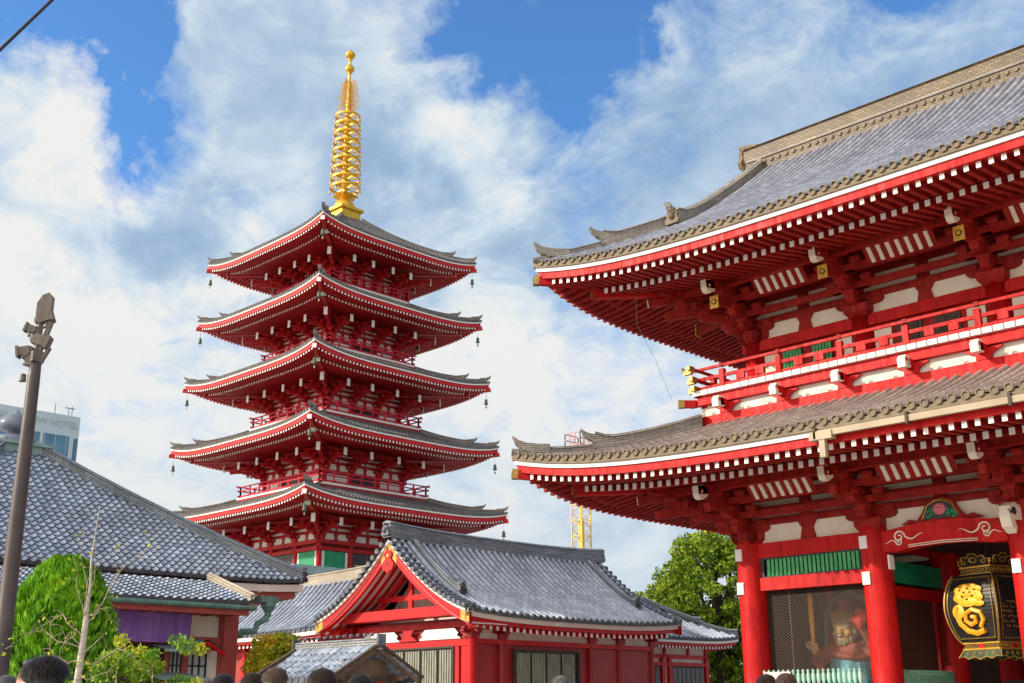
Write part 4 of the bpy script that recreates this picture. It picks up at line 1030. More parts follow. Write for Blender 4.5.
# --- central gabled hall
ch=thing('gabled_hall','bright red temple hall with curved gable, gilt bargeboard ends and blue grey round tiles','temple hall',(-33.4,33.7,0))
RC=Roof(-33.4,33.7,6.05,4.2,4.52,2.95,4.2,.56,.22,3,Dg=0,g=6.05,rot=True)
rc=round_roof(RC,ch,rh=.42)
eb=MB()
for s in 'SN':
    eb.cut(); RC.band(eb,s,.03,.2,-.26,-.1,1,20); RC.band(eb,s,.12,.3,-.40,-.262,0,20)
eb.build('eave_board',['redh','pinkp'],rc)
for s in 'SN':
    rb=MB(); RC.rafters(rb,s,.33,.13,.15,.22,1.3,-.42,.22); rb.build('rafter_row',['redh','white'],rc)
sf=MB()
for s in 'SN': RC.sheet(sf,s,-.40,.2,1.4,2,10,0,False,.22)
sf.build('soffit','redh',rc)
def barge(R,e,par,thick=.36,inset=.25):
    """curved bargeboards with gilt ends"""
    n,t,l,b=R.fr('S'); T=Vector((t[0],t[1],0)); g=(R.g or R.A)-inset
    mb=MB()
    for s in 'SN':
        nn=R.fr(s)[0]; N=Vector((nn[0],nn[1],0)); K=20; G=[[] for _ in range(5)]; W=[[] for _ in range(5)]; Q=[[] for _ in range(5)]
        for i in range(K+1):
            d=-.05+(R.D+.05)*i/K; q=R.P('S',R.A-.02,max(d,0)); p=Vector((R.cx,R.cy,0))+N*(R.B-d)+T*e*g; p.z=q.z-.10
            th=thick*(1+.25*i/K)
            for j,(o,z) in enumerate(((0,-.0),(.1,-.0),(.1,-th),(0,-th),(0,0))): G[j].append(p+T*e*o+V(0,0,z-.07))
            for j,(o,z) in enumerate(((-.05,.05),(.15,.05),(.15,-.075),(-.05,-.075),(-.05,.05))): W[j].append(p+T*e*o+V(0,0,z))
        mb.grid(G,0); mb.grid(W,1)
        for (i0,i1,mm) in ((0,2,2),(K-2,K,2)):
            Gq=[[G[1][i]+T*e*.012+V(0,0,-.03) for i in range(i0,i1+1)],[G[2][i]+T*e*.012+V(0,0,.03) for i in range(i0,i1+1)]]; mb.grid(Gq,mm)
    return mb.build('bargeboard',['redh','white','goldw'],par)
for e in (1,-1):
    # rotated frame: e=-1 -> south, +1 -> north
    barge(RC,e,rc)
top=RC.P('S',0,4.2).z
def pendant(x,y,z,dy,par):
    m=MB()
    P=[(0,.3),(.16,.22),(.2,.08),(.12,-.02),(.2,-.1),(.3,-.22),(.24,-.4),(.1,-.46),(0,-.56),(-.1,-.46),(-.24,-.4),(-.3,-.22),(-.2,-.1),(-.12,-.02),(-.2,.08),(-.16,.22)]
    m.prism([(a*1.1,b*1.05) for a,b in P],(x,y,z),(1,0,0),(0,0,1),(0,dy,0),0); m.ell((x,y+dy*1.05,z+.06),(.07,.03,.07),8,5,1); m.ell((x,y+dy*1.05,z-.2),(.05,.02,.05),8,5,2)
    return m.build('gable_pendant',['redh','gold','black'],par)
pendant(-33.4,27.80,top-.75,-.07,rc); pendant(-33.4,39.6,top-.75,.07,rc)
# south gable field
m=MB(); m.prism([(-3.1,4.35),(3.1,4.35),(2.0,5.0),(1.0,5.9),(0,6.9),(-1,5.9),(-2,5.0)],(-33.4,29.65,0),(1,0,0),(0,0,1),(0,.06,0)); m.build('gable_wall','plasterw',ch)
m=MB()
for s_,sg in (('S',1),('N',-1)):
    for k in range(9):
        y=27.9+.14*k
    for k in range(2):
        pass
G=[]
for side in (1,-1):
    G=[[],[]]
    for i in range(15):
        d=4.2*i/14; q=RC.P('S',0,d); 
        for j,y in enumerate((27.75,29.7)): G[j].append((-33.4+side*(4.2-d),y,q.z-.32))
    m.grid(G,1)
    for y in (27.98,28.34,28.70,29.06,29.42):
        path=[(-33.4+side*(4.2-4.2*i/12),y,RC.P('S',0,4.2*i/12).z-.36) for i in range(13)]
        for i in range(12): m.bar(path[i],path[i+1],.12,.06,0)
m.build('gable_soffit',['redh','white'],rc)
m=MB(); 
m.box(-37.0,-29.8,28.2,28.9,4.55,4.9); m.box(-33.5,-33.3,28.84,28.95,4.6,6.1); m.box(-35.3,-31.5,28.85,28.94,5.25,5.45)
for x in (-35,-31.8): m.box(x-.07,x+.07,28.86,28.95,4.6,5.4)
m.bar((-35.6,28.9,4.7),(-33.4,28.9,6.5),.08,.14); m.bar((-31.2,28.9,4.7),(-33.4,28.9,6.5),.08,.14)
m.build('gable_beam','redh',ch)
for x in (-36.9,-29.95):
    m=MB(); m.box(x-.12,x+.12,28.15,28.2,4.5,4.95); m.build('white_fitting','white',ch)
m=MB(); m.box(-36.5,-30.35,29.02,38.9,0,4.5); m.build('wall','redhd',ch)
for x in (-36.5,-30.3):
    for y in (29.0,31.0-.6,35.25,36.95,39.0):
        m=MB(); r=.17 if y==29.0 else .10; m.lathe((x+(.05 if x>-33 else -.05),y,0),[(r,0),(r,4.2)],12); m.build('column','redh' if y==29.0 else 'redhd',ch,smooth=True)
        b=MB(); bracket(b,x,y,3.8,(1 if x>-33 else -1,0),S=.55,steps=1,st=.3,nose=False,tail=False,wl=1.1); b.build('bracket_set',['redhd','white','gold'],ch)
m=MB()
m.box(-30.33,-30.18,29.0,39.0,3.62,3.78); m.box(-36.6,-30.2,28.9,29.03,3.55,3.78); m.box(-36.6,-30.2,28.9,29.03,4.18,4.4)
m.box(-30.33,-30.2,29.0,39.0,4.1,4.3)
m.box(-35.0,-34.8,28.92,29.0,0,3.6); m.box(-31.05,-30.85,28.92,29,0,3.6); m.box(-30.75,-30.3,28.94,29.02,0,3.6)
m.build('wall_beam','redh',ch)
m=MB(); m.box(-30.34,-30.24,29.1,38.9,3.78,4.1); m.build('plaster_panel','pinkp',ch)
for (xa,xb) in ((-36.2,-34.0),(-32.9,-30.75)):
    m=MB(); L_=xb-xa; P=[(0,.03),(.18,.12),(.1,.2),(.3,.36),(L_-.3,.36),(L_-.1,.2),(L_-.18,.12),(L_,.03),(L_,0),(0,0)]
    m.prism(P,(xa,28.9,3.80),(1,0,0),(0,0,1),(0,-.02,0)); m.build('cloud_panel','white',ch)
m=MB(); m.prism([(-.5,0),(.5,0),(.3,.12),(.16,.2),(.3,.38),(-.3,.38),(-.16,.2),(-.3,.12)],(-33.45,28.86,3.79),(1,0,0),(0,0,1),(0,-.05,0)); m.build('frog_leg_strut','redh',ch)
def shutter(x0,x1,y0,y1,z0,z1,par,n,ax):
    w=MB()
    if ax=='y': w.box(x0,x0+.05,y0,y1,z0,z1)
    else: w.box(x0,x1,y0,y0+.05,z0,z1)
    f=w.build('window','black',par); s_=MB(); L_=(y1-y0) if ax=='y' else (x1-x0)
    for i in range(n):
        t=(i+.5)/n*L_
        if i%7==6: continue
        if ax=='y': s_.ob((x0+.07,y0+.08+t*(L_-.16)/L_,(z0+z1)/2),(.03,0,0),(0,L_/n*.28,0),(0,0,(z1-z0)/2-.06))
        else: s_.ob((x0+.08+t*(L_-.16)/L_,y0-.02,(z0+z1)/2),(L_/n*.28,0,0),(0,.03,0),(0,0,(z1-z0)/2-.06))
    s_.build('lattice_bars','lattice',f)
    r=MB()
    if ax=='y': r.box(x0+.02,x0+.14,y0-.06,y1+.06,z1,z1+.06); r.box(x0+.02,x0+.14,y0-.06,y0,z0,z1); r.box(x0+.02,x0+.14,y1,y1+.06,z0,z1)
    else: r.box(x0-.06,x1+.06,y0-.1,y0+.02,z1,z1+.06); r.box(x0-.06,x0,y0-.1,y0+.02,z0,z1); r.box(x1,x1+.06,y0-.1,y0+.02,z0,z1)
    r.build('window_frame','darkwood',f)
shutter(-30.33,0,31.1,34.5,.9,3.42,ch,28,'y'); shutter(-34.7,-31.15,28.98,0,.9,3.5,ch,26,'x')
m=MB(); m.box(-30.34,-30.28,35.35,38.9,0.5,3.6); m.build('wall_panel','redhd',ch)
# --- wing to the west
wg=thing('temple_wing','long low temple wing roofed in pale blue grey tiles with a buff ridge','temple wing',(-45,31,0))
RW=Roof(-46,31.0,7.9,2.6,4.42,2.25,2.6,.62,.12,3,Dg=0,g=7.9)
rw=round_roof(RW,wg,'tileW','discb',ridge='ridgeB',rh=.32,rw=.3,verge=False,desc=False)
m=MB(); RW.band(m,'S',.03,.2,-.26,-.1,1,8); RW.band(m,'S',.15,.3,-.36,-.262,0,8); RW.rafters(m,'S',.3,.13,.13,.3,1.0,-.38,.2,0,1); m.build('eave_board',['redh','white'],rw)
m=MB(); m.box(-53.5,-38.3,29.5,32.6,0,4.4); m.build('wall','redhd',wg)
m=MB(); 
for i in range(8): m.box(-53.4+i*2.1,-53.15+i*2.1,29.35,29.5,0,4.2)
m.box(-53.5,-38.3,29.38,29.5,3.6,3.8); m.build('post_row','redh',wg)
# --- hall behind with copper ridge
bh=thing('copper_ridged_hall','temple hall behind the gabled hall, showing only its green copper roof ridge','temple hall',(-39,38,0))
RB=Roof(-39,38.6,4.8,3.6,5.6,2.6,3.6,.6,.15,3,Dg=0,g=4.8,rot=True)
rb_=round_roof(RB,bh,'tileC','discb',ridge='copper',rh=.52,rw=.45,seg=.6,step=False)
m=MB(); m.box(-41.8,-36.2,34.5,42.8,0,5.6); m.build('wall','redhd',bh)
# --- far small hall, hip roof
fh=thing('small_hall','small red hall with a hipped blue grey roof beside the big tree','temple hall',(-34.1,41.6,0))
RF=Roof(-34.1,41.8,4.6,3.15,4.28,1.7,3.1,.75,.18,4,rot=True)
m=MB()
for s in 'SENW': RF.sheet(m,s,0,0,3.1,8,14,2); RF.rolls(m,s,.33,r=.085,m=0,md=1,step=False,seg=.31,nc=4,ndisc=6,dscale=1.1); RF.pan_edge(m,s,-.08,0,0,1,.27)
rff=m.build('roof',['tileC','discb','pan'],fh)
m=MB()
for sx in (-1,1):
    for sy in (-1,1): m.cut(); p=RF.hippath(sx,sy,.05,3.05,10); sweep(m,p,.24,.16,0,.06,endcurl=.15); p2=RF.hippath(sx,sy,1.2,3.05,8,.14); sweep(m,p2,.24,.12,0,.06,endcurl=.2)
m.build('hip_ridge','ridgeC',rff)
m=MB()
for s in 'SENW': RF.band(m,s,.03,.16,-.2,-.1,1,12); RF.band(m,s,.1,.25,-.32,-.2,0,12); RF.rafters(m,s,.24,.1,.1,.12,1.1,-.33,.12,0,1); RF.sheet(m,s,-.32,.1,1.2,2,8,0,False,.12)
m.build('eave_board',['redh','white'],rff)
m=MB(); m.box(-36.3,-32.0,38.2,45.2,0,4.2); m.build('wall','plasterw',fh)
m=MB(); m.box(-32.02,-31.9,38.2,45.2,3.45,3.62); m.box(-32.02,-31.88,38.2,45.3,3.15,3.3)
for y in (38.3,41.9,42.4,45.1): m.box(-32.02,-31.86,y-.11,y+.11,0,3.6)
for y in (38.3,40.2,42.1,43.8,45.1): m.box(-32.02,-31.9,y-.05,y+.05,3.6,4.1)
m.build('timber_frame','redh',fh)
for a,b in ((38.6,41.7),(42.6,44.9)):
    m=MB(); m.box(-32.0,-31.95,a,b,0,3.15); f=m.build('window','darkwood',fh); g=MB()
    n=int((b-a)/.32)
    for i in range(n): g.box(-31.95,-31.93,a+.04+(b-a)*i/n,a-.02+(b-a)*(i+1)/n,.2,3.08)
    g.build('shutter','slate',f)
m=MB(); m.ell((-31.84,41.9,3.5),(.05,.05,.05),8,6); m.ell((-31.84,45.1,3.5),(.05,.05,.05),8,6); m.build('nail_cover','goldd',fh)
# --- notice kiosk
kk=thing('roofed_kiosk','small timber kiosk with a gabled pantile roof and pale ridge','kiosk',(-20.1,15.4,0))
zr=2.72
m=MB()
for sy in (-1,1):
    pantile(m,lambda u,d,sy=sy: Vector((-20.1-u*sy*-1 if False else -20.1+u,15.4+sy*(1.12-d),2.08+d*.60-.05*math.sin(math.pi*d/1.12))),-1.4,1.4,0,1.12,sp=.2,row=.185,amp=.022,step=.02)
kr=m.build('roof',['tileK','discb'],kk)
m=MB(); sweep(m,[(-21.5+2.8*i/6,15.4,zr+.0) for i in range(7)],.14,.10,0,.03); m.build('main_ridge','ridgeK',kr)
for e in (-1,1):
    m=MB(); m.ob((-20.1+e*1.42,15.4,zr+.1),(.03,0,0),(0,.10,0),(0,0,.11)); m.build('ridge_end_tile','disck' if e<0 else 'discb',kr)
m=MB()
for i in range(12): m.lathe((-21.4+i*.22,15.4,zr+.18),[(.035,0),(.045,.02),(.045,.05),(0,.07)],6)
m.build('ridge_caps','discb',kr)
m=MB()
for sx in (-1,1):
    for sy in (-1,1):
        m.bar((-20.1+sx*1.30,15.4+sy*1.1,2.04),(-20.1+sx*1.30,15.4,2.66),.06,.09,0); m.bar((-20.1+sx*1.37,15.4+sy*1.14,2.11),(-20.1+sx*1.37,15.4,2.74),.09,.06,1)
m.box(-21.3,-18.9,15.33,15.47,2.5,2.6,0)
for sy in (-1,1): m.box(-21.3,-18.9,15.4+sy*.75-.05,15.4+sy*.75+.05,2.05,2.17,0)
m.build('roof_timber',['wood','darkwood'],kr)
for x in (-21.1,-19.1):
    for y in (14.75,16.05): m=MB(); m.box(x-.07,x+.07,y-.07,y+.07,0,2.1); m.build('post','darkwood',kk)
m=MB(); m.box(-19.14,-19.1,14.8,16.0,2.0,2.12); m.box(-19.14,-19.1,14.8,16.0,.5,.62); m.build('crossbeam','darkwood',kk)
m=MB(); m.box(-19.2,-19.14,14.85,15.95,2.12,2.45); m.build('gable_board','wood',kk)
m=MB(); m.box(-19.2,-19.15,14.85,15.55,.62,2.0); m.build('notice_board','maroon',kk)
m=MB(); m.box(-19.1,-19.04,15.62,15.82,.9,2.02); m.build('red_banner','redh',kk)
# --- hotel
ht=thing('hotel_tower','distant pale hotel tower with blue glass and faint lettering','hotel',(-335,100,0))
m=MB(); m.box(-352,-317,30,148.4,0,81); m.build('tower_wall','facade',ht)
m=MB(); m.box(-317,-316.85,30,145.6,20,75); m.box(-317,-316.85,147.0,148.1,20,74.6); g=m.build('window','hglass',ht)
m=MB()
for z in range(21,75,6): m.box(-316.85,-316.8,30,145.6,z,z+.25)
y=36
while y<145: m.box(-316.85,-316.78,y,y+.12,20,75); y+=3.2
m.box(-316.85,-316.7,137.2,138.0,20,75); m.build('mullions','facade',g)
m=MB(); m.box(-316.85,-316.78,120,140,66.6,68.2); m.build('interior_sign','pinksign',g)
m=MB()
for y in (141,145,146): m.cut() if y==145 else None; m.box(-318,-317.8,y,y+.2,81,84 if y!=145 else 83); 
m.box(-318,-317.9,144,147,83.2,83.5); m.build('antenna','clothg',ht)
def text(body,loc,rot,size,mat,par,name,ext=.02,sx=1):
    cu=bpy.data.curves.new(name,'FONT'); cu.body=body; cu.size=size; cu.extrude=ext; cu.align_x='CENTER'; cu.align_y='CENTER'
    o=bpy.data.objects.new(name,cu); COL.objects.link(o); dg=bpy.context.evaluated_depsgraph_get(); me=bpy.data.meshes.new_from_object(o.evaluated_get(dg)); bpy.data.objects.remove(o)
    o=bpy.data.objects.new(name,me); COL.objects.link(o); me.materials.clear(); me.materials.append(M[mat]); o.parent=par; o.location=Vector(loc)-wloc(par); o.rotation_euler=rot; o.scale=(sx,1,1); return o
text('ASAKUSA VIEW HOTEL',(-316.9,134.2,78.3),(rad(90),0,rad(90)),2.5,'faceshade',ht,'lettering',.1,1.05)
m=MB(); G=[[Vector((-316.9,127.0-9.0+r*math.cos(t)*1.3,78.3+r*math.sin(t))) for t in [2*math.pi*i/24 for i in range(24)]] for r in (1.5,1.9)]; 
G=[[p+V(0,8.5-4,0)*0 for p in r] for r in G]; m.grid(G,close=True); m.build('emblem','faceshade',ht)
# --- crane
cr_=thing('tower_crane','distant yellow lattice crane mast with a pink cage on top','crane',(-98.3,113.3,0))
m=MB(); cx,cy=-98.3,113.3; h_=.85
for sx in (-1,1):
    for sy in (-1,1): m.bar((cx+sx*h_,cy+sy*h_,0),(cx+sx*h_,cy+sy*h_,34),.14,.14)
z=0
while z<34:
    for (a,b) in (((-1,-1),(1,-1)),((1,-1),(1,1)),((1,1),(-1,1)),((-1,1),(-1,-1))):
        m.bar((cx+a[0]*h_,cy+a[1]*h_,z),(cx+b[0]*h_,cy+b[1]*h_,z+1.0),.07,.07); m.bar((cx+b[0]*h_,cy+b[1]*h_,z+1.0),(cx+a[0]*h_,cy+a[1]*h_,z+2),.07,.07); m.bar((cx+a[0]*h_,cy+a[1]*h_,z),(cx+b[0]*h_,cy+b[1]*h_,z),.07,.07)
    z+=2
m.build('lattice_mast','craney',cr_)
m=MB(); m.box(cx-.28,cx+.28,cy-.28,cy+.28,0,24); m.build('climbing_ladder','craney',cr_)
m=MB()
for z in (33.6,34.4,35.2):
    for (a,b) in (((-1,-1),(1,-1)),((1,-1),(1,1)),((1,1),(-1,1)),((-1,1),(-1,-1))): m.bar((cx+a[0]*1.3,cy+a[1]*1.3,z),(cx+b[0]*1.3,cy+b[1]*1.3,z),.12,.12)
for a in (-1,-.33,.33,1):
    for b in (-1,1): m.bar((cx+a*1.3,cy+b*1.3,33.6),(cx+a*1.3,cy+b*1.3,35.2),.1,.1); m.bar((cx+b*1.3,cy+a*1.3,33.6),(cx+b*1.3,cy+a*1.3,35.2),.1,.1)
m.build('cage','cranep',cr_)
# --- floodlight pole
lp=thing('floodlight_pole','tall brown steel pole with clustered floodlights and loudspeakers at its top','floodlight pole',(-18.43,7.77,0))
m=MB(); m.lathe((-18.43,7.77,0),[(.0,0),(.18,0),(.155,.02),(.12,4),(.098,6.7),(.09,7.0),(0,7.0)],20); m.lathe((-18.43,7.77,0),[(.26,0),(.26,.04),(0,.04)],16); m.build('pole','pole',lp,smooth=True)
fwv=Vector((-.77,.64,0)); rtv=Vector((.70,.72,0)); c0=Vector((-18.43,7.77,0)); up_=V(0,0,1)
def unit(off,z,s,tilt,name='floodlight'):
    m=MB(); c=c0+rtv*off+up_*z; d=(rtv*math.cos(tilt)+up_*math.sin(tilt)); n=d.cross(fwv).normalized()
    if n.z<0: n=-n
    m.ob(c,d*.13*s,fwv*.10*s,n*.10*s,0); m.ob(c+d*.15*s,d*.03*s,fwv*.13*s,n*.13*s,0); m.ell(c-d*.13*s,(.09*s,.09*s,.11*s),10,6,0)
    m.tube([c-n*.1*s,c-n*.2*s,c0+up_*(z-.24*s)],.025,6,0); m.ell(c-n*.14*s,(.03,.03,.03),6,4,1)
    return m.build(name,['polel','lens'],lp)
unit(.06,7.72,.8,.35); unit(-.13,7.52,.6,2.8); unit(.04,7.32,.85,-.3); unit(-.2,7.14,.7,3.3); unit(-.1,7.0,.6,2.3)
m=MB(); c=c0+up_*7.84+rtv*.05
m.prism([(-.12,-.1),(.12,-.1),(.12,.24),(.06,.3),(-.04,.26),(-.12,.12)],c-fwv*.07,rtv,up_,fwv*.14); m.build('visor','polel',lp)
m=MB(); m.bar(c0+up_*7.0,c0+up_*7.65+rtv*.18,.07,.07); m.bar(c0+up_*6.8,c0+up_*7.2+rtv*.2,.08,.05); m.bar(c0+up_*6.9,c0+up_*7.75,.08,.08); m.box(c0.x-.1,c0.x+.1,c0.y-.1,c0.y+.1,6.95,7.12); m.build('bracket_arm','polel',lp)
m=MB(); c=c0+rtv*-.18+up_*6.75; m.tube([c,c-up_*.12],[.05,.06],10); m.build('camera_dome','polel',lp)
# --- overhead cable
a=Vector((-11.31,4.01,8.09)); b=Vector((-11.16,4.42,8.81)); d=(b-a)
m=MB(); pts=[a+d*t for t in (-5.5,-3,-1,0,1,2.5,5,9)]; m.tube(pts,.018,8); o=m.build('overhead_cable','phone'); tag(o,'thin black overhead cable crossing the open sky','cable')
# ------------------------------------------------------------------ lantern
LX,LY=-13.10,31.5
lan=thing('hanging_lantern','big black and gold bronze lantern with gilt characters hanging in the gate passage','lantern',(LX,LY,2.6))
A0=rad(196)
def lw(z):
    t=(z-3.05)/1.72; return .58+.22*math.sin(math.pi*max(0,min(1,t)))**.75+.04*t
def lface(k,a,z,o=0.0):
    an=A0+k*math.pi/2; n=Vector((math.sin(an),math.cos(an),0)); t=Vector((-n.y,n.x,0)); w=lw(z)
    rr=w*(1+.06*(1-a*a)); return Vector((LX,LY,z))+n*(rr+o)+t*(a*w)
m=MB(); N_=18
for k in range(4):
    G=[[lface(k,-1+2*j/10,3.05+1.72*i/N_) for j in range(11)] for i in range(N_+1)]; m.grid(G)
    for i in range(1,N_): # fine hoops of the body
        m.tube([lface(k,-1+2*j/8,3.05+1.72*i/N_,.004) for j in range(9)],.010,4,0,cap=False)
for z,e in ((3.05,-1),(4.77,1)): m.face([lface(k,1,z) for k in range(4)])
m.build('body','black',lan)
m=MB()
for k in range(4):
    m.tube([lface(k,1,3.05+1.72*i/N_,.012) for i in range(N_+1)],.03,6)
    for a in (-.86,.86): m.tube([lface(k,a,3.14+1.54*i/N_,.02) for i in range(N_+1)],.014,4)
    for z in (3.14,4.68): m.tube([lface(k,-.86+1.72*j/8,z,.02) for j in range(9)],.014,4)
m.build('gilt_edging','goldd',lan)
for (z0,z1,w,nm) in ((4.77,4.99,.47,'collar'),(2.86,3.05,.56,'base_band')):
    m=MB()
    for k in range(4):
        an=A0+k*math.pi/2; n=Vector((math.sin(an),math.cos(an),0)); t=Vector((-n.y,n.x,0)); c=Vector((LX,LY,(z0+z1)/2))+n*w
        m.ob(c-n*.03,n*.03,t*w,V(0,0,(z1-z0)/2),0); 
        for z in (z0+.02,z1-.02): m.bar(c-t*w*1.04+V(0,0,z-c.z)+n*.01,c+t*w*1.04+V(0,0,z-c.z)+n*.01,.04,.035,1)
        for j in range(9):
            q=c+t*w*(-.88+.22*j)+n*.004; 
            if nm=='base_band' and j==4: m.ob(q,n*.02,t*.09,V(0,0,.075),2)
            else: m.tube([q+t*.045*math.cos(x)+V(0,0,.05*math.sin(x)) for x in [2*math.pi*y/6 for y in range(7)]],.012,4,1)
    m.build(nm,['black','gold','redh'],lan)
for k in range(4):
    an=A0+k*math.pi/2; n=Vector((math.sin(an),math.cos(an),0)); t=Vector((-n.y,n.x,0)); m=MB()
    P=[(-.55,0),(.55,0),(.66,.1),(.62,.2),(.48,.2),(.44,.3),(.3,.3),(.22,.26),(.12,.38),(-.12,.38),(-.22,.26),(-.3,.3),(-.44,.3),(-.48,.2),(-.62,.2),(-.66,.1)]
    P=[(a*.78,b*.9) for a,b in P]; o=Vector((LX,LY,4.99))+n*.42; up2=(V(0,0,1)+n*.35).normalized()
    m.prism(P,o,t,up2,n*.03,0); pts=[o+t*a+up2*b+n*.04 for a,b in P]; m.tube(pts+[pts[0]],.016,4,1)
    m.tube([o+n*.045+t*.09*math.cos(x)*1.2+up2*(.17+.07*math.sin(x)) for x in [2*math.pi*y/10 for y in range(11)]],.014,4,1)
    for e in (-1,1): m.tube([o+n*.045+t*(e*.32+.06*math.cos(x))+up2*(.12+.05*math.sin(x)) for x in [2*math.pi*y/8 for y in range(9)]],.012,4,1)
    m.build('crown_plate',['black','gold'],lan)
    m=MB(); o=Vector((LX,LY,2.86))+n*.55; up2=(V(0,0,-1)+n*.35).normalized()
    P=[(-.56,0),(.56,0),(.68,.2),(.5,.17),(.36,.24),(.18,.18),(0,.26),(-.18,.18),(-.36,.24),(-.5,.17),(-.68,.2)]
    m.prism(P,o,t,up2,n*.03,0); pts=[o+t*a+up2*b+n*.04 for a,b in P]; m.tube(pts+[pts[0]],.016,4,1)
    for j in range(5): m.tube([o+n*.045+t*(-.4+.2*j+.045*math.cos(x))+up2*(.1+.04*math.sin(x)) for x in [2*math.pi*y/6 for y in range(7)]],.011,4,1)
    m.build('skirt_plate',['greend2','gold'],lan)
# raised gilt characters on the face towards the viewer, small lettering on the next
m=MB()
def blobk(k,a,z,ra,rz,o=.03,mm=0):
    ra,rz=(ra*1.18,rz*1.12) if mm==0 and rz>.03 else (ra,rz); c=lface(k,a,z,o); an=A0+k*math.pi/2; n=Vector((math.sin(an),math.cos(an),0)); t=Vector((-n.y,n.x,0)); w=lw(z)
    G=[]
    for i in range(5):
        ph=math.pi/2*i/4; G.append([c+t*(ra*w*math.cos(ph)*math.cos(x))+V(0,0,rz*math.cos(ph)*math.sin(x))+n*(.035*math.sin(ph)) for x in [2*math.pi*j/14 for j in range(14)]])
    m.grid(G,mm,close=True)
def strokek(k,pts,r,mm=0):
    m.tube([lface(k,a,z,.035) for a,z in pts],r,6,mm)
for a,z,ra,rz in ((-.02,4.42,.40,.10),(-.28,4.36,.26,.10),(.26,4.37,.26,.10),(0,4.26,.46,.11),(-.36,4.16,.18,.10),(.36,4.16,.2,.11),(-.0,4.05,.34,.11),(.42,4.0,.17,.07),(-.42,3.82,.2,.17)): blobk(0,a,z,ra,rz)
strokek(0,[(-.42,3.95),(-.5,3.75),(-.42,3.5),(-.2,3.33),(.15,3.26),(.5,3.33)],.075)
strokek(0,[(.35+.0,3.42),(.5,3.6),(.42,3.78),(.12,3.86),(-.14,3.76),(-.18,3.58),(.0,3.48),(.2,3.54),(.2,3.66),(.06,3.68)],.062)
for a,z in ((-.3,4.36),(0,4.40),(.3,4.36),(-.2,4.2),(.2,4.2),(0,4.12),(-.12,4.3),(.12,4.3)): blobk(0,a,z,.05,.025,.062,1)
m.build('gilt_character',['goldc','black'],lan)
m=MB(); r_=random.Random(2)
for row in range(6):
    z=4.02-.12*row; 
    for side in (3,1):
        for j in range(15):
            a=-.76+1.52*j/14
            if r_.random()<.85: 
                for q in range(2): blobk(side,a+r_.uniform(-.02,.02),z+r_.uniform(-.025,.025),.035,.016,.02,0)
m.build('small_lettering',['goldd','black'],lan)
m=MB(); m.tube([(LX,LY,4.9),(LX,LY,5.76)],.05,8); m.box(LX-.3,LX+.3,LY-.3,LY+.3,4.95,5.02); m.build('hanger','black',lan)
# ------------------------------------------------------------------ guardian statue
def organic(name,mat,parts,par,vox=.04,label=None):
    """one continuous skin grown over limbs: parts = list of ('t',path,radii) or ('e',c,r)"""
    m=MB()
    for p in parts:
        if p[0]=='t':
            m.tube(p[1],p[2],12)
            for q,rr in zip(p[1],p[2]): m.ell(q,(rr,rr,rr),10,6)
        else: m.ell(p[1],p[2],16,10,0,p[3] if len(p)>3 else None)
    o=m.build(name,mat,par,smooth=True); r=o.modifiers.new('r','REMESH'); r.mode='VOXEL'; r.voxel_size=vox; r.use_smooth_shade=True
    s=o.modifiers.new('s','SMOOTH'); s.iterations=4; s.factor=.5
    return o
SX,SY=-17.62,32.1
st=thing('guardian_statue','muscular painted guardian statue with golden club and blue robe behind the wire netting','statue',(SX,SY,.55))
organic('body','statred',[('t',[(SX-.45,SY,.95),(SX-.42,SY-.1,1.6),(SX-.25,SY,2.3)],[.2,.24,.34]),('t',[(SX+.5,SY+.1,.95),(SX+.45,SY,1.6),(SX+.25,SY,2.3)],[.2,.24,.34]),
 ('e',(SX,SY,2.45),(.55,.42,.35)),('e',(SX,SY-.05,2.95),(.58,.38,.34)),('e',(SX-.25,SY-.28,3.05),(.28,.16,.18)),('e',(SX+.25,SY-.28,3.05),(.28,.16,.18)),
 ('t',[(SX,SY,3.05),(SX,SY-.05,3.35)],[.3,.26]),
 ('t',[(SX-.5,SY,3.05),(SX-.95,SY-.25,2.75),(SX-.68,SY-.75,3.02)],[.27,.2,.13]),
 ('t',[(SX+.5,SY,3.05),(SX+1.0,SY-.2,2.9),(SX+.78,SY-.65,3.58)],[.27,.2,.13])],st,.05)
fc=organic('head','statskin',[('e',(SX-.02,SY-.12,3.62),(.33,.34,.42)),('e',(SX-.02,SY-.44,3.55),(.1,.12,.12)),('e',(SX-.17,SY-.36,3.72),(.15,.1,.07)),('e',(SX+.13,SY-.36,3.72),(.15,.1,.07)),
  ('e',(SX-.2,SY-.36,3.5),(.12,.1,.1)),('e',(SX+.16,SY-.36,3.5),(.12,.1,.1)),('e',(SX-.02,SY-.38,3.33),(.18,.12,.1)),('e',(SX-.36,SY-.1,3.6),(.06,.1,.16)),('e',(SX+.32,SY-.1,3.6),(.06,.1,.16))],st,.03)
m=MB(); 
for e in (-1,1): m.ell((SX-.02+e*.15,SY-.43,3.66),(.075,.05,.05),10,6,0); m.ell((SX-.02+e*.15,SY-.475,3.66),(.028,.02,.028),8,5,1)
m.ell((SX-.02,SY-.46,3.40),(.11,.05,.05),10,6,1); m.box(SX-.09,SX+.05,SY-.52,SY-.49,3.41,3.435,0)
m.build('eyes_and_mouth',['white','black'],fc)
m=MB(); r_=random.Random(3)
for i in range(34):
    a=r_.uniform(-1.9,1.9); x=math.sin(a)*.34; y=-math.cos(a)*.30-.12; z=3.62+(.20 if abs(a)<1.1 else -.1)+r_.uniform(-.06,.08)
    if abs(a)<1.1: z=3.86
    m.ell((SX-.02+x,SY+y,z),(.09,.09,.10),8,5)
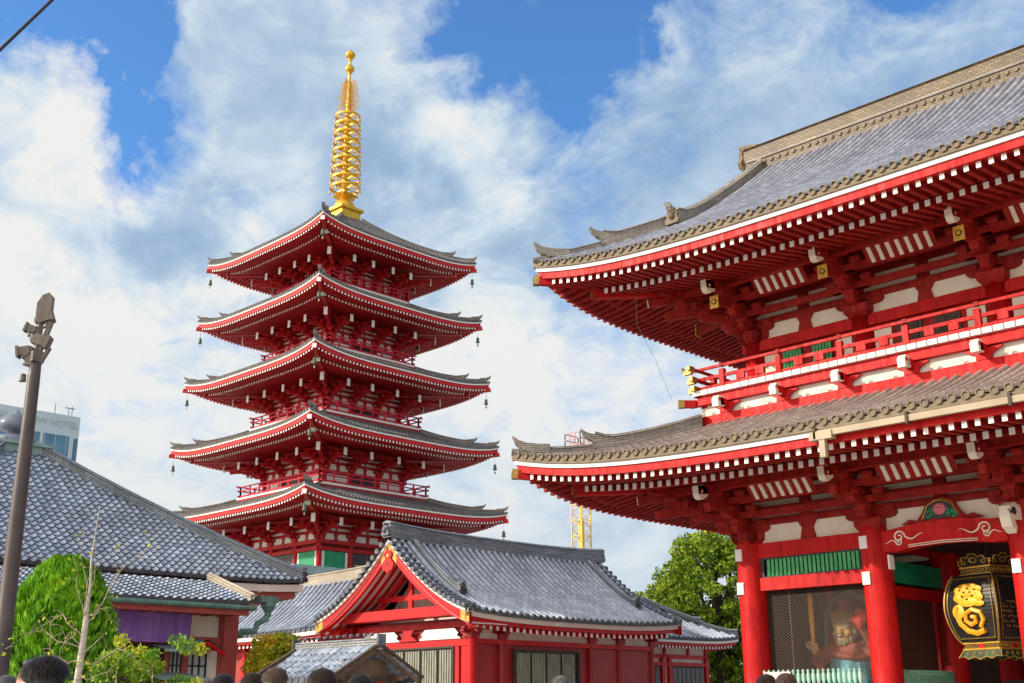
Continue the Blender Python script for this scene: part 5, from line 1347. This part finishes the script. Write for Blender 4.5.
for i in range(22):
    a=r_.uniform(-1.2,1.2); m.ell((SX-.02+math.sin(a)*.3,SY-.14-math.cos(a)*.26,3.26+.10*a*a+r_.uniform(-.05,.05)),(.08,.08,.10),8,5)
m.build('hair_and_beard','statgrey',fc,smooth=True)
m=MB(); m.lathe((SX-.02,SY-.1,0),[(.36,3.86),(.40,3.92),(.40,4.0),(.32,4.04),(.2,4.14),(.16,4.3),(.22,4.4),(.1,4.5),(0,4.52)],16,0)
for i in range(7): a=-.9+.3*i; m.ell((SX-.02+math.sin(a)*.4,SY-.1-math.cos(a)*.4,4.02),(.06,.04,.1),8,5,1)
m.build('headband',['statred','goldd'],fc,smooth=True)
m=MB(); m.lathe((SX-.70,SY-.85,0),[(0,2.9),(.05,2.92),(.06,3.2),(.05,3.3),(.075,3.9),(.07,4.35),(.09,4.45),(.05,4.62),(0,4.66)],10); m.build('club','goldc',st,smooth=True)
def hand(c,d,u,s,mat,par,curl=.3):
    """palm, four fingers and a thumb. d = finger direction, u = palm normal"""
    c,d,u=Vector(c),Vector(d).normalized(),Vector(u).normalized(); t=d.cross(u).normalized(); P=[('e',c,(.09*s,.09*s,.09*s))]
    P.append(('t',[c-d*.06*s,c+d*.07*s],[.075*s,.085*s]))
    for i,(o,l) in enumerate(((-.075,.15),(-.027,.19),(.025,.175),(.075,.135))):
        b=c+d*.09*s+t*o*s*1.25; k1=b+d*l*.55*s+u*.02*s; k2=k1+(d*(1-curl)+u*curl)*l*.55*s; P.append(('t',[c+t*o*.8*s,b,k1,k2],[.03*s,.032*s,.028*s,.02*s]))
    b=c-t*.08*s-d*.02*s; P.append(('t',[c-d*.02*s,b-t*.03*s+d*.02*s,b-t*.09*s+d*.09*s+u*.03*s,b-t*.09*s+d*.15*s+u*.04*s],[.035*s,.035*s,.03*s,.022*s]))
    return organic('hand',mat,P,par,.014*s)
hand((SX+.80,SY-.75,3.72),(.2,-.1,1),(0,-1,0),1.5,'statredb',st); hand((SX-.69,SY-.82,3.06),(.1,-.5,.8),(-.1,-1,-.3),1.25,'statskin',st,.9)
m=MB(); K=24; G=[]
for i in range(10):
    z=2.86-1.9*i/9; r0=.56+.40*(i/9)
    G.append([(SX+r0*(1+.05*math.sin(9*t))*math.cos(t),SY+r0*.75*(1+.07*math.sin(9*t+1))*math.sin(t),z) for t in [2*math.pi*j/72 for j in range(72)]])
m.grid(G,close=True); m.build('robe','bluecloth',st,smooth=True)
m=MB(); m.tube([(SX+.6*math.cos(t),SY+.45*math.sin(t)-.02,2.86+.05*math.sin(2*t)) for t in [2*math.pi*j/24 for j in range(25)]],.10,8); m.tube([(SX-1.0,SY-.2,.9),(SX-1.05,SY-.2,1.6),(SX-.9,SY-.3,2.3),(SX-.75,SY-.35,2.8)],[.16,.2,.16,.1],8); m.build('sash','statred',st,smooth=True)
m=MB(); m.tube([(SX-.95,SY+.3,3.2),(SX-.8,SY+.25,4.1),(SX-.55,SY+.2,4.5),(SX,SY+.2,4.62),(SX+.5,SY+.2,4.5),(SX+.85,SY+.2,4.0),(SX+.95,SY+.2,3.2)],[.05,.1,.12,.12,.12,.1,.05],8); m.build('flying_scarf','statgreen',st,smooth=True)
m=MB(); m.ell((SX,SY,.75),(1.3,.9,.35),16,8); m.box(SX-1.35,SX+1.35,SY-1,SY+1,.55,.7); m.build('rock_base','stone',st)
# ------------------------------------------------------------------ plants
def leaves(mb,C,N,size,asp=.6,up=0.0,m=0):
    C=np.asarray(C); n=len(C); d=rng.normal(size=(n,3)); d[:,2]+=up; d/=np.linalg.norm(d,axis=1)[:,None]
    e=rng.normal(size=(n,3)); 
    if N is not None: e=np.cross(d,np.asarray(N)+.7*rng.normal(size=(n,3)))
    else: e=np.cross(d,e)
    e/=np.linalg.norm(e,axis=1)[:,None]+1e-9; s=size*rng.uniform(.6,1.4,size=(n,1)); a=d*s; b=e*s*asp
    P=np.stack([C-a,C+b*.9-a*.1,C+a,C-b*.9-a*.1],1).reshape(-1,3)
    k=len(mb.v); mb.v.extend(map(tuple,P.tolist())); mb.f.extend([(k+4*i,k+4*i+1,k+4*i+2,k+4*i+3) for i in range(n)]); mb.mi.extend([m]*n); mb.uv.extend([(0,0),(1,0),(1,1),(0,1)]*n)
def clump_crown(mb,clumps,per,size,mats=(0,),asp=.6,up=0,hollow=.45):
    for (c,r) in clumps:
        n=int(per*r*r); v=rng.normal(size=(n,3)); v/=np.linalg.norm(v,axis=1)[:,None]; rr=r*(hollow+(1-hollow)*rng.random((n,1))**.6)
        v2=v*rr*np.array([1,1,.75]); v2[:,2]-=.12*r*rng.random(n); leaves(mb,np.array(c)+v2,v,size,asp,up,mats[rng.integers(len(mats))])
def limb(mb,a,b,r0,r1,bend=.15,n=6,sides=8,m=0):
    a,b=Vector(a),Vector(b); L=(b-a).length; off=Vector(rng.normal(size=3))*bend*L; P=[];R=[]
    for i in range(n+1): t=i/n; P.append(a.lerp(b,t)+off*math.sin(math.pi*t)*.5); R.append(r0+(r1-r0)*t)
    mb.tube(P,R,sides,m)
# big tree beside the gate
gt=thing('broadleaf_tree','big leafy green tree between the small hall and the gate column','tree',(-35.2,51.1,0))
m=MB(); T0=Vector((-35.2,51.1,0)); m.tube([T0,T0+V(.0,0,.4),T0+V(.05,0,2),T0+V(0,.1,3.6),T0+V(-.1,0,5.2),T0+V(-.1,0,7.5)],[.8,.62,.55,.55,.38,.18],14)
cl=[]
def crownpts(c,rx,ry,rz,k,r0,r1):
    out=[]
    for i in range(k):
        ph=math.acos(1-2*(i+.5)/k); th=i*2.399963; f=rng.uniform(.72,1.0)
        out.append(((c[0]+rx*f*math.sin(ph)*math.cos(th),c[1]+ry*f*math.sin(ph)*math.sin(th),c[2]+rz*f*math.cos(ph)),rng.uniform(r0,r1)))
    return out
cl=crownpts((-35.4,51.3,6.9),3.0,3.1,3.4,64,.45,1.15)+crownpts((-37.7,49.4,5.6),1.6,1.6,1.9,26,.35,.75)+crownpts((-33.4,52.4,5.6),2.0,2.0,2.6,18,.7,1.1)+crownpts((-36.6,50.6,3.6),1.6,1.6,1.1,16,.4,.7)+crownpts((-34.0,51.8,3.4),1.6,1.6,1.4,18,.4,.7)
for c,r in cl[::3]: limb(m,T0+V(0,0,rng.uniform(2.8,5.0)),c,.16,.03,.12)
m.build('trunk','bark',gt,smooth=True)
m=MB(); clump_crown(m,cl,620,.10,(0,),.7); m.build('crown','ginkgo',gt)
gs=thing('garden_shrub','light green garden shrub behind the trunk of the big tree','shrub',(-33.6,53.6,0))
m=MB()
for i in range(5): limb(m,(-33.6,53.6,0),(-33.6+rng.uniform(-1,1),53.6+rng.uniform(-1,1),2.0),.05,.02)
m.build('stem','bark',gs); m=MB(); clump_crown(m,crownpts((-33.6,53.6,1.9),1.5,1.5,1.5,22,.4,.7),600,.09); m.build('foliage','bush',gs)
# conifer
cf=thing('conifer','egg shaped bright green conifer in front of the purple curtain','conifer',(-20.0,9.4,0))
m=MB(); m.tube([(-20,9.4,0),(-20,9.4,1.2)],[.1,.08],8); m.build('trunk','bark',cf)
def egg(z):
    q=(z-2.05)/(2.03 if z>2.05 else 1.7); return .98*max(0,1-abs(q)**(2.0 if z>2.05 else 2.6))**.5 if abs(q)<1 else 0
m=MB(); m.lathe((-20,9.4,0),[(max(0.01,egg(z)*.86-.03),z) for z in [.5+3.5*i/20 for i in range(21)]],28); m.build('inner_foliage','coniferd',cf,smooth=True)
n=17000; z=.5+3.55*rng.random(n); th=rng.random(n)*2*np.pi; rr=np.array([egg(a) for a in z]); bump=.045*np.sin(th*13+3*np.sin(z*5))+.05*np.sin(z*9+th*6)+.04*np.sin(z*23-th*17)+.035*rng.normal(size=n)
rr=rr*(.93+bump); keep=rr>.02; z,th,rr=z[keep],th[keep],rr[keep]
C=np.stack([-20+rr*np.cos(th),9.4+rr*np.sin(th),z],1); m=MB()
d=np.stack([np.cos(th)*.35,np.sin(th)*.35,np.ones_like(th)],1)+.22*rng.normal(size=(len(th),3)); d/=np.linalg.norm(d,axis=1)[:,None]; e=np.cross(d,np.stack([np.cos(th),np.sin(th),0*th],1)+.6*rng.normal(size=(len(th),3))); e/=np.linalg.norm(e,axis=1)[:,None]
s_=.075*rng.uniform(.6,1.5,size=(len(th),1)); P=np.stack([C-d*s_,C+e*s_*.32,C+d*s_,C-e*s_*.32],1).reshape(-1,3); k=len(th)
m.v=list(map(tuple,P.tolist())); m.f=[(4*i,4*i+1,4*i+2,4*i+3) for i in range(k)]; m.mi=[0]*k; m.uv=[(0,0)]*(4*k); m.build('foliage','conifer',cf)
# round shrub
sh=thing('round_shrub','clipped round shrub with yellow and orange tinged leaves','shrub',(-24.66,17.1,0))
m=MB(); 
for i in range(7): limb(m,(-24.66,17.1,0),(-24.66+rng.uniform(-.5,.5),17.1+rng.uniform(-.5,.5),2.4),.05,.02)
m.build('stem','bark',sh); m=MB(); clump_crown(m,crownpts((-24.66,17.1,2.55),.66,.66,.74,60,.16,.25),6000,.035); 
clump_crown(m,[((-24.66,17.1,2.4),.62)],5000,.05); m.build('foliage','shrub',sh)
# loose bush with yellow tips
bu=thing('leafy_bush','loose bush with green leaves and yellow upper leaves near the birch','bush',(-16.2,8.95,0))
m=MB(); cl=[]; cy_=[]
for i in range(26):
    a=rng.uniform(-1,1); b=rng.uniform(-.4,.4); z=rng.uniform(1.7,2.45)-.25*abs(a); c=(-16.2+.52*a+.5*b,8.95+.62*a-.4*b,z); (cy_ if (z>2.28 or a>.62) else cl).append((c,rng.uniform(.12,.22))); limb(m,(-16.2,8.95,.2),c,.025,.006,.2)
m.build('stems','twig',bu); m=MB(); clump_crown(m,cl,7500,.042,asp=.4); clump_crown(m,[((-15.85,9.42,2.42),.17),((-15.95,9.3,2.5),.14),((-15.72,9.55,2.38),.12),((-16.4,8.65,2.5),.13)]+cy_,4200,.038,(1,1,0),asp=.45); m.build('foliage',['bush','yellow'],bu)
# bare young birch
bi=thing('bare_sapling','bare pale barked sapling with thin crooked branches and few yellow leaves','sapling',(-15.3,7.46,0))
m=MB(); m.tube([(-15.3,7.46,0),(-15.29,7.45,1.2),(-15.27,7.48,1.9),(-15.26,7.50,2.4),(-15.26,7.51,2.72)],[.06,.055,.047,.042,.036],9,0); m.tube([(-15.26,7.51,2.7),(-15.25,7.52,3.1),(-15.26,7.50,3.5),(-15.24,7.54,4.2)],[.028,.02,.014,.004],7,0)
m.build('trunk','birch',bi,smooth=True)
bt=Vector((.70,.72,0)); bo_=Vector((-15.27,7.48,0)); bd=Vector((-.72,.70,0)); m=MB(); LV=[]
def br(z0,pts,r=.014):
    P=[bo_+V(0,0,z0)]+[bo_+bt*x+bd*random.uniform(-.15,.15)+V(0,0,z) for x,z in pts]
    Q=[]; 
    for i in range(len(P)-1):
        for t in (0,.33,.66): Q.append(P[i].lerp(P[i+1],t)+Vector(rng.normal(size=3))*.008)
    Q.append(P[-1]); m.tube(Q,[r*(1-.8*i/(len(Q)-1)) for i in range(len(Q))],5)
    LV.append(P[-1])
    for q in Q[2::2]:
        e=q+bt*random.uniform(-.18,.18)+V(0,0,random.uniform(-.05,.2)); m.tube([q,q.lerp(e,.5)+V(0,0,.02),e],[r*.4,r*.3,r*.12],4); 
        if random.random()<.4: LV.append(e)
br(2.15,[(-.12,2.12),(-.3,2.2),(-.42,2.3),(-.38,2.6),(-.36,2.75)]); br(2.3,[(-.3,2.4),(-.55,2.55),(-.85,2.45)],.01); br(2.45,[(-.2,2.65),(-.3,2.75),(-.55,2.6),(-.95,2.3)],.010)
br(2.55,[(.1,2.7),(.25,2.95),(.4,3.3),(.62,3.55),(.8,3.65)],.013); br(2.7,[(.15,2.75),(.22,2.82),(.45,2.6)],.01); br(2.1,[(.2,2.1),(.5,2.3),(.65,2.25),(.9,2.0)],.012)
br(2.0,[(.15,1.9),(.4,2.0),(.5,1.7)],.01); br(2.75,[(-.1,3.1),(-.2,3.4)],.008); br(2.7,[(.05,3.2),(.16,3.5)],.008); br(2.35,[(-.15,2.5),(-.22,2.3),(-.3,2.0)],.009); br(2.9,[(.1,3.2),(.12,3.6)],.007); br(3.1,[(-.1,3.5),(-.14,3.8)],.006); br(2.2,[(.3,2.45),(.42,2.2)],.008)
m.build('branches','twig',bi,smooth=True)
m=MB()
for q in LV: leaves(m,np.array(q)+.05*rng.normal(size=(3,3)),None,.028,.6)
leaves(m,np.array(bo_)+np.array((.15,.1,2.25))+np.array([.25,.25,.3])*rng.normal(size=(34,3)),None,.034,.6); m.build('leaves','yellow',bi)
# ------------------------------------------------------------------ people
def person(x,y,h,face,hair,top_,label,long=False,phone=False,build=1.0,hs=1.0):
    """face = heading the person looks to (unit 2d)"""
    t=thing('person',label,'person',(x,y,0),'visitors in the crowd below'); k=h/1.72; F=Vector((face[0],face[1],0)).normalized(); S=Vector((F.y,-F.x,0)); o=Vector((x,y,0))
    def p(s,f,z): return o+S*s*k+F*f*k+V(0,0,z*k)
    R=Matrix((S,F,V(0,0,1))).transposed()
    parts=[]
    for e in (-1,1):
        parts+=[('t',[p(.1*e,0,.06),p(.1*e,-.01,.45),p(.09*e,0,.88)],[.05*k,.06*k,.09*k]),('e',p(.1*e,.06,.04),(.05*k,.12*k,.04*k),R)]
        if phone: parts.append(('t',[p(.2*e,0,1.38),p(.24*e,.12,1.2),p(.07*e,.33,1.5)],[.055*k,.045*k,.03*k]))
        else: parts.append(('t',[p(.19*e,0,1.4),p(.25*e,-.02,1.12),p(.24*e,.08,.86)],[.055*k,.045*k,.03*k]))
    parts+=[('e',p(0,0,.95),(.17*k,.12*k,.14*k),R),('e',p(0,0,1.25),(.19*k,.12*k,.24*k),R),('t',[p(0,-.01,1.42),p(0,.0,1.52)],[.06*k,.055*k]),
      ('e',p(0,.01,1.612),(.078*k*hs,.098*k*hs,.115*k*hs),R),('e',p(0,.04,1.555),(.055*k,.06*k,.06*k),R),('e',p(0,.112,1.598),(.013*k,.02*k,.02*k),R),('e',p(0,.1,1.555),(.022*k,.012*k,.01*k),R),('e',p(.08,.0,1.6),(.012*k,.022*k,.032*k),R),('e',p(-.08,.0,1.6),(.012*k,.022*k,.032*k),R)]
    b=organic('body','skin',parts,t,.016)
    m=MB()
    for e in (-1,1): m.ell(p(.032*e,.1,1.615),(.013*k,.008*k,.008*k),8,5,0,R); m.ell(p(.032*e,.106,1.615),(.006*k,.005*k,.006*k),6,4,1,R); m.bar(p(.05*e,.098,1.637),p(.016*e,.106,1.639),.006,.006,1)
    m.build('eyes',['white','hairk'],b)
    cap=[('e',p(0,-.026,1.66),(.089*k*hs,.098*k*hs,.080*k*hs),R),('e',p(0,-.05,1.6),(.082*k*hs,.078*k*hs,.09*k*hs),R),('e',p(.01,.042,1.715),(.07*k,.05*k,.024*k),R),('e',p(.0,-.02,1.722),(.065*k,.07*k,.022*k),R)]
    if long: cap+=[('t',[p(0,-.06,1.6),p(0,-.09,1.45),p(0,-.09,1.3)],[.085*k,.085*k,.06*k])]
    hm=organic('hair',hair,cap,t,.012)
    m=MB(); n=4500; v=rng.normal(size=(n,3)); v/=np.linalg.norm(v,axis=1)[:,None]; v[:,2]=np.abs(v[:,2])*.95; v[:,1]-=.15
    C=np.array(p(0,-.018,1.657))+np.stack([S.x*v[:,0]*.091*k*hs+F.x*v[:,1]*.106*k*hs,S.y*v[:,0]*.091*k*hs+F.y*v[:,1]*.106*k*hs,v[:,2]*.087*k*hs],1)
    cw=np.array(p(0,-.05,1.73)); tn=(C-cw)/.08+.22*rng.normal(size=(n,3)); nn_=C-np.array(p(0,-.02,1.6)); nn_/=np.linalg.norm(nn_,axis=1)[:,None]; tn-=nn_*(tn*nn_).sum(1)[:,None]*.8; tn/=np.linalg.norm(tn,axis=1)[:,None]; e_=np.cross(tn,nn_)*.0011; L_=tn*(.014 if hair=='hairs' else .03)*k
    Q=np.stack([C-L_-e_,C-L_+e_,C+L_+e_*.3-nn_*.001,C+L_-e_*.3-nn_*.001],1).reshape(-1,3); m.v=list(map(tuple,Q.tolist())); m.f=[(4*i,4*i+1,4*i+2,4*i+3) for i in range(n)]; m.mi=[0]*n; m.uv=[(0,0)]*(4*n); m.build('strands',hair,hm)
    sh_=[('e',p(0,0,1.25),(.205*k,.14*k,.25*k),R),('e',p(0,0,1.0),(.19*k,.14*k,.14*k),R),('t',[p(-.17,0,1.4),p(.17,0,1.4)],[.075*k,.075*k])]
    for e in (-1,1):
        if phone: sh_.append(('t',[p(.2*e,0,1.38),p(.24*e,.12,1.2),p(.12*e,.27,1.4)],[.07*k,.06*k,.045*k]))
        else: sh_.append(('t',[p(.19*e,0,1.4),p(.25*e,-.02,1.12),p(.245*e,.05,.93)],[.07*k,.06*k,.045*k]))
    organic('jacket',top_,sh_,t,.022)
    tr=[('e',p(0,0,.93),(.185*k,.135*k,.12*k),R)]
    for e in (-1,1): tr.append(('t',[p(.1*e,0,.1),p(.1*e,-.01,.45),p(.09*e,0,.86)],[.068*k,.078*k,.105*k]))
    organic('trousers','denim',tr,t,.022)
    if phone:
        q=thing('mobile_phone','black mobile phone held up above the crowd','phone',tuple(p(0,.36,1.52))); mm=MB(); c=p(0,.37,1.53); mm.ob(c,S*.075,F*.005,V(0,0,.038)); mm.build('phone_case','phone',q,bevel=.003)
        for e in (-1,1): hand(tuple(p(.075*e,.345,1.50)),(-.2*e*S.x+F.x*.2,-.2*e*S.y+F.y*.2,1),(-S.x*e,-S.y*e,0),.75,'skin',t,.5)
    return t
view=Vector((-.7,.72,0)); 
person(-5.75,2.62,1.765,(-1,-.35),'hairk','clothk','man with thick black hair closest to the pale sapling, face turned sideways',hs=1.08)
person(-15.34,6.59,1.93,(-.7,.7),'hairg','clothg','grey haired person at the foot of the floodlight pole')
person(-10.40,6.60,1.84,(-.7,.7),'hairk','clothb','person with black hair below the corner post of the curtained hall')
person(-10.22,6.82,1.85,(-.5,.8),'hairb','clothr','person with dark brown hair between the corner post and the round shrub')
person(-7.68,5.32,1.81,(-.75,.65),'hairs','clothw','man with cropped light brown hair in front of the round shrub')
person(-7.19,5.39,1.79,(-.7,.7),'hairb','clothg','person with rounded brown hair before the kiosk roof',hs=1.05)
person(-7.3,5.83,1.76,(-.7,.7),'hairk','clothk','person with black hair below the kiosk gable')
person(-8.85,7.63,1.72,(-.7,.7),'hairk','clothb','person in the crowd holding up a black mobile phone',phone=True)
person(-9.78,10.84,1.86,(-.7,.7),'hairg','clothg','person with silver grey hair before the red hall window')
person(-7.0,10.94,1.82,(-.5,.8),'hairb','clothw','person with brown hair in front of the pale pink paper sign')
person(-6.14,9.94,1.80,(-.4,.9),'hairs','clothr','person with light brown hair in front of the mint picket fence')
person(-14.19,8.79,1.87,(-.7,.7),'hairs','clothw','person with light hair in front of the lattice door')
s_=thing('paper_sign','pale pink paper sign on the mint picket fence beside a red column','sign',(-18.6,29.45,2.2)); m=MB(); m.box(-18.9,-18.05,29.44,29.46,2.0,2.40); m.build('sign_board','pinks',s_)
m=MB(); 
for z in (2.1,2.2,2.3): m.box(-18.8,-18.15,29.435,29.44,z,z+.025)
m.build('printed_lines','pinksign',s_)
SKC=(.72,1.22,1.72)
# ------------------------------------------------------------------ ground, sky, light, camera
mb=MB(); S=1500; G=[[(-S+2*S*i/20,-S+2*S*j/20,0) for i in range(21)] for j in range(21)]; mb.grid(G)
g=mb.build('ground','concrete'); g['kind']='structure'
w=bpy.data.worlds.new('World'); sc.world=w; w.use_nodes=True; nt=w.node_tree; L=nt.links; bg=nt.nodes['Background']
SUNAZ=rad(216); SUNEL=rad(24)
sky=nd(nt,'ShaderNodeTexSky',sky_type='NISHITA',sun_disc=False,sun_elevation=SUNEL,sun_rotation=SUNAZ,altitude=20,air_density=1.0,dust_density=.6,ozone_density=1.5)
tc=nd(nt,'ShaderNodeTexCoord'); sep=nd(nt,'ShaderNodeSeparateXYZ'); L.new(tc.outputs['Generated'],sep.inputs[0])
def math_(op,a,b=None,c=None,clamp=False):
    n=nd(nt,'ShaderNodeMath',operation=op,use_clamp=clamp)
    for i,x in enumerate((a,b,c)):
        if x is None: continue
        if isinstance(x,(int,float)): n.inputs[i].default_value=x
        else: L.new(x,n.inputs[i])
    return n.outputs[0]
zc=math_('MAXIMUM',sep.outputs[2],0.0); den=math_('ADD',zc,.42)
px=math_('DIVIDE',sep.outputs[0],den); py=math_('DIVIDE',sep.outputs[1],den)
cb=nd(nt,'ShaderNodeCombineXYZ'); L.new(px,cb.inputs[0]); L.new(py,cb.inputs[1])
n1=nd(nt,'ShaderNodeTexNoise',_Scale=2.6,_Detail=10,_Roughness=.56); n1.inputs['Distortion'].default_value=.35; L.new(cb.outputs[0],n1.inputs['Vector'])
n2=nd(nt,'ShaderNodeTexNoise',_Scale=4.6,_Detail=9,_Roughness=.6); n2.inputs['Distortion'].default_value=.5
mp=nd(nt,'ShaderNodeMapping'); mp.inputs['Location'].default_value=(3.1,7.7,2); L.new(cb.outputs[0],mp.inputs[0]); L.new(mp.outputs[0],n2.inputs['Vector'])
def blob(az,el,r,amp,acc,ra=None):
    """soft patch in a fixed direction of the sky (degrees)"""
    a,e=rad(az),rad(el); d=(math.sin(a)*math.cos(e),math.cos(a)*math.cos(e),math.sin(e))
    dp=nd(nt,'ShaderNodeVectorMath',operation='DOT_PRODUCT'); L.new(nrm.outputs[0],dp.inputs[0]); dp.inputs[1].default_value=d
    mr=nd(nt,'ShaderNodeMapRange',interpolation_type='SMOOTHSTEP'); L.new(dp.outputs['Value'],mr.inputs[0])
    mr.inputs[1].default_value=math.cos(rad(r)); mr.inputs[2].default_value=1.0; mr.inputs[3].default_value=0; mr.inputs[4].default_value=amp
    return math_('ADD',mr.outputs[0],acc) if acc is not None else mr.outputs[0]
# the direction is bent a little by noise so that the patches have ragged edges
nw=nd(nt,'ShaderNodeTexNoise',_Scale=5,_Detail=6,_Roughness=.6); L.new(tc.outputs['Generated'],nw.inputs['Vector'])
vs=nd(nt,'ShaderNodeVectorMath',operation='SUBTRACT'); L.new(nw.outputs['Color'],vs.inputs[0]); vs.inputs[1].default_value=(.5,.5,.5)
vm=nd(nt,'ShaderNodeVectorMath',operation='SCALE'); L.new(vs.outputs[0],vm.inputs[0]); vm.inputs['Scale'].default_value=.34
va=nd(nt,'ShaderNodeVectorMath',operation='ADD'); L.new(tc.outputs['Generated'],va.inputs[0]); L.new(vm.outputs[0],va.inputs[1])
nrm=nd(nt,'ShaderNodeVectorMath',operation='NORMALIZE'); L.new(va.outputs[0],nrm.inputs[0])
cov=None
for az,el,r,am in ((-66,30,6.5,-.36),(-63,27,5,-.28),(-63.5,25,3,-.06),(-42,33.5,5.0,-.30),(-39,31.2,2.6,-.14),(-21,33,5,-.22),(-33.5,29.5,2.5,-.12),
                   (-68,22.5,8,.35),(-56,27,8,.25),(-47,27,6,.2),(-31,25,11,.22),(-50,20,12,.2)): cov=blob(az,el,r,am,cov)
n4=nd(nt,'ShaderNodeTexNoise',_Scale=11,_Detail=8,_Roughness=.68); n4.inputs['Distortion'].default_value=.6; L.new(cb.outputs[0],n4.inputs['Vector'])
cov=math_('ADD',n1.outputs['Fac'],cov); cov=math_('ADD',cov,math_('MULTIPLY_ADD',n4.outputs['Fac'],.8,-.37))
hz=nd(nt,'ShaderNodeMapRange',interpolation_type='SMOOTHSTEP'); L.new(sep.outputs[2],hz.inputs[0]); hz.inputs[1].default_value=.42; hz.inputs[2].default_value=.02; hz.inputs[3].default_value=0; hz.inputs[4].default_value=.42
cov=math_('ADD',cov,hz.outputs[0])
cr=ramp(nt,[(.30,(0,0,0)),(.48,(.5,.5,.5)),(.70,(1,1,1))]); L.new(cov,cr.inputs[0])
# cloud shade
shd=None
for az,el,r,am in ((-65,21.8,5,-.20),(-62,20.8,3,-.12),(-54,27.5,6.5,-.15),(-50.5,23.5,5,-.15),(-41,23,9,-.10),(-28,27,10,-.08),(-57,30,5,-.08),
                   (-67.5,24.5,5,.25),(-66,17,7,.14),(-48,22.5,3,.18),(-47,27,3.5,.14),(-45,18,6,.16),(-39,15,8,.12),(-63,12,9,.16),(-44,11,8,.05)): shd=blob(az,el,r,am,shd)
shd=math_('ADD',math_('MULTIPLY_ADD',n2.outputs['Fac'],1.25,-.13),shd); shd=math_('ADD',shd,math_('MULTIPLY_ADD',n4.outputs['Fac'],.5,-.22))
sr=ramp(nt,[(.22,(2.3,3.3,4.7)),(.40,(3.1,4.1,5.3)),(.56,(4.5,5.3,6.0)),(.72,(6.2,6.25,6.15))]); L.new(shd,sr.inputs[0])
skm=nd(nt,'ShaderNodeMix',data_type='RGBA',blend_type='MULTIPLY'); skm.inputs[0].default_value=1; L.new(sky.outputs[0],skm.inputs[6]); skm.inputs[7].default_value=(SKC[0],SKC[1],SKC[2],1)
mx=nd(nt,'ShaderNodeMix',data_type='RGBA'); L.new(cr.outputs[0],mx.inputs[0]); L.new(skm.outputs[2],mx.inputs[6]); L.new(sr.outputs[0],mx.inputs[7])
# warm pale haze near the horizon
hh=nd(nt,'ShaderNodeMapRange'); L.new(sep.outputs[2],hh.inputs[0]); hh.inputs[1].default_value=.30; hh.inputs[2].default_value=.06; hh.inputs[3].default_value=0; hh.inputs[4].default_value=.6
m3=nd(nt,'ShaderNodeMix',data_type='RGBA'); L.new(hh.outputs[0],m3.inputs[0]); L.new(mx.outputs[2],m3.inputs[6]); m3.inputs[7].default_value=(5.0,5.5,5.9,1)
# unseen sky behind the viewer brightened and warmed, added as fill light
sdp=nd(nt,'ShaderNodeVectorMath',operation='DOT_PRODUCT'); L.new(tc.outputs['Generated'],sdp.inputs[0]); sdp.inputs[1].default_value=(math.sin(SUNAZ-.5)*.9,math.cos(SUNAZ-.5)*.9,.35)
smr=nd(nt,'ShaderNodeMapRange',interpolation_type='SMOOTHSTEP'); L.new(sdp.outputs['Value'],smr.inputs[0]); smr.inputs[1].default_value=.0; smr.inputs[2].default_value=1; smr.inputs[3].default_value=1.0; smr.inputs[4].default_value=1.5
m4=nd(nt,'ShaderNodeVectorMath',operation='SCALE'); L.new(m3.outputs[2],m4.inputs[0]); L.new(smr.outputs[0],m4.inputs['Scale'])
m5=nd(nt,'ShaderNodeMix',data_type='RGBA'); m5.inputs[7].default_value=(15.8,13.5,11.6,1); L.new(m4.outputs[0],m5.inputs[6])
sm2=nd(nt,'ShaderNodeMapRange',interpolation_type='SMOOTHSTEP'); L.new(sdp.outputs['Value'],sm2.inputs[0]); sm2.inputs[1].default_value=.0; sm2.inputs[2].default_value=.8; sm2.inputs[4].default_value=.8; L.new(sm2.outputs[0],m5.inputs[0])
L.new(m5.outputs[2],bg.inputs[0]); bg.inputs[1].default_value=.14
sd=bpy.data.lights.new('Sun','SUN'); sd.energy=4.6; sd.angle=rad(.6); sd.color=(1,.90,.74)
so=bpy.data.objects.new('Sun',sd); COL.objects.link(so)
sv=Vector((math.sin(SUNAZ)*math.cos(SUNEL),math.cos(SUNAZ)*math.cos(SUNEL),math.sin(SUNEL))); so.rotation_euler=sv.to_track_quat('Z','Y').to_euler(); so.location=(0,0,60)
# camera
f,pit,rol,psi=1175.8,.3003,-.00643,.7723
fw=Vector((-math.sin(psi)*math.cos(pit),math.cos(psi)*math.cos(pit),math.sin(pit))); rt=Vector((math.cos(psi),math.sin(psi),0)); up=rt.cross(fw)
c,s=math.cos(rol),math.sin(rol); r2=c*rt+s*up; u2=-s*rt+c*up
cd=bpy.data.cameras.new('Camera'); co=bpy.data.objects.new('Camera',cd); COL.objects.link(co)
cd.sensor_width=36; cd.lens=f/1024*36; cd.clip_end=5000; cd.clip_start=.05
Mx=Matrix((r2,u2,-fw)).transposed().to_4x4(); Mx.translation=(0,0,1.55); co.matrix_world=Mx
sc.camera=co
sc.view_settings.view_transform='Standard'; sc.view_settings.look='None'; sc.view_settings.exposure=0; sc.view_settings.gamma=1
sc.cycles.max_bounces=6; sc.cycles.transparent_max_bounces=12
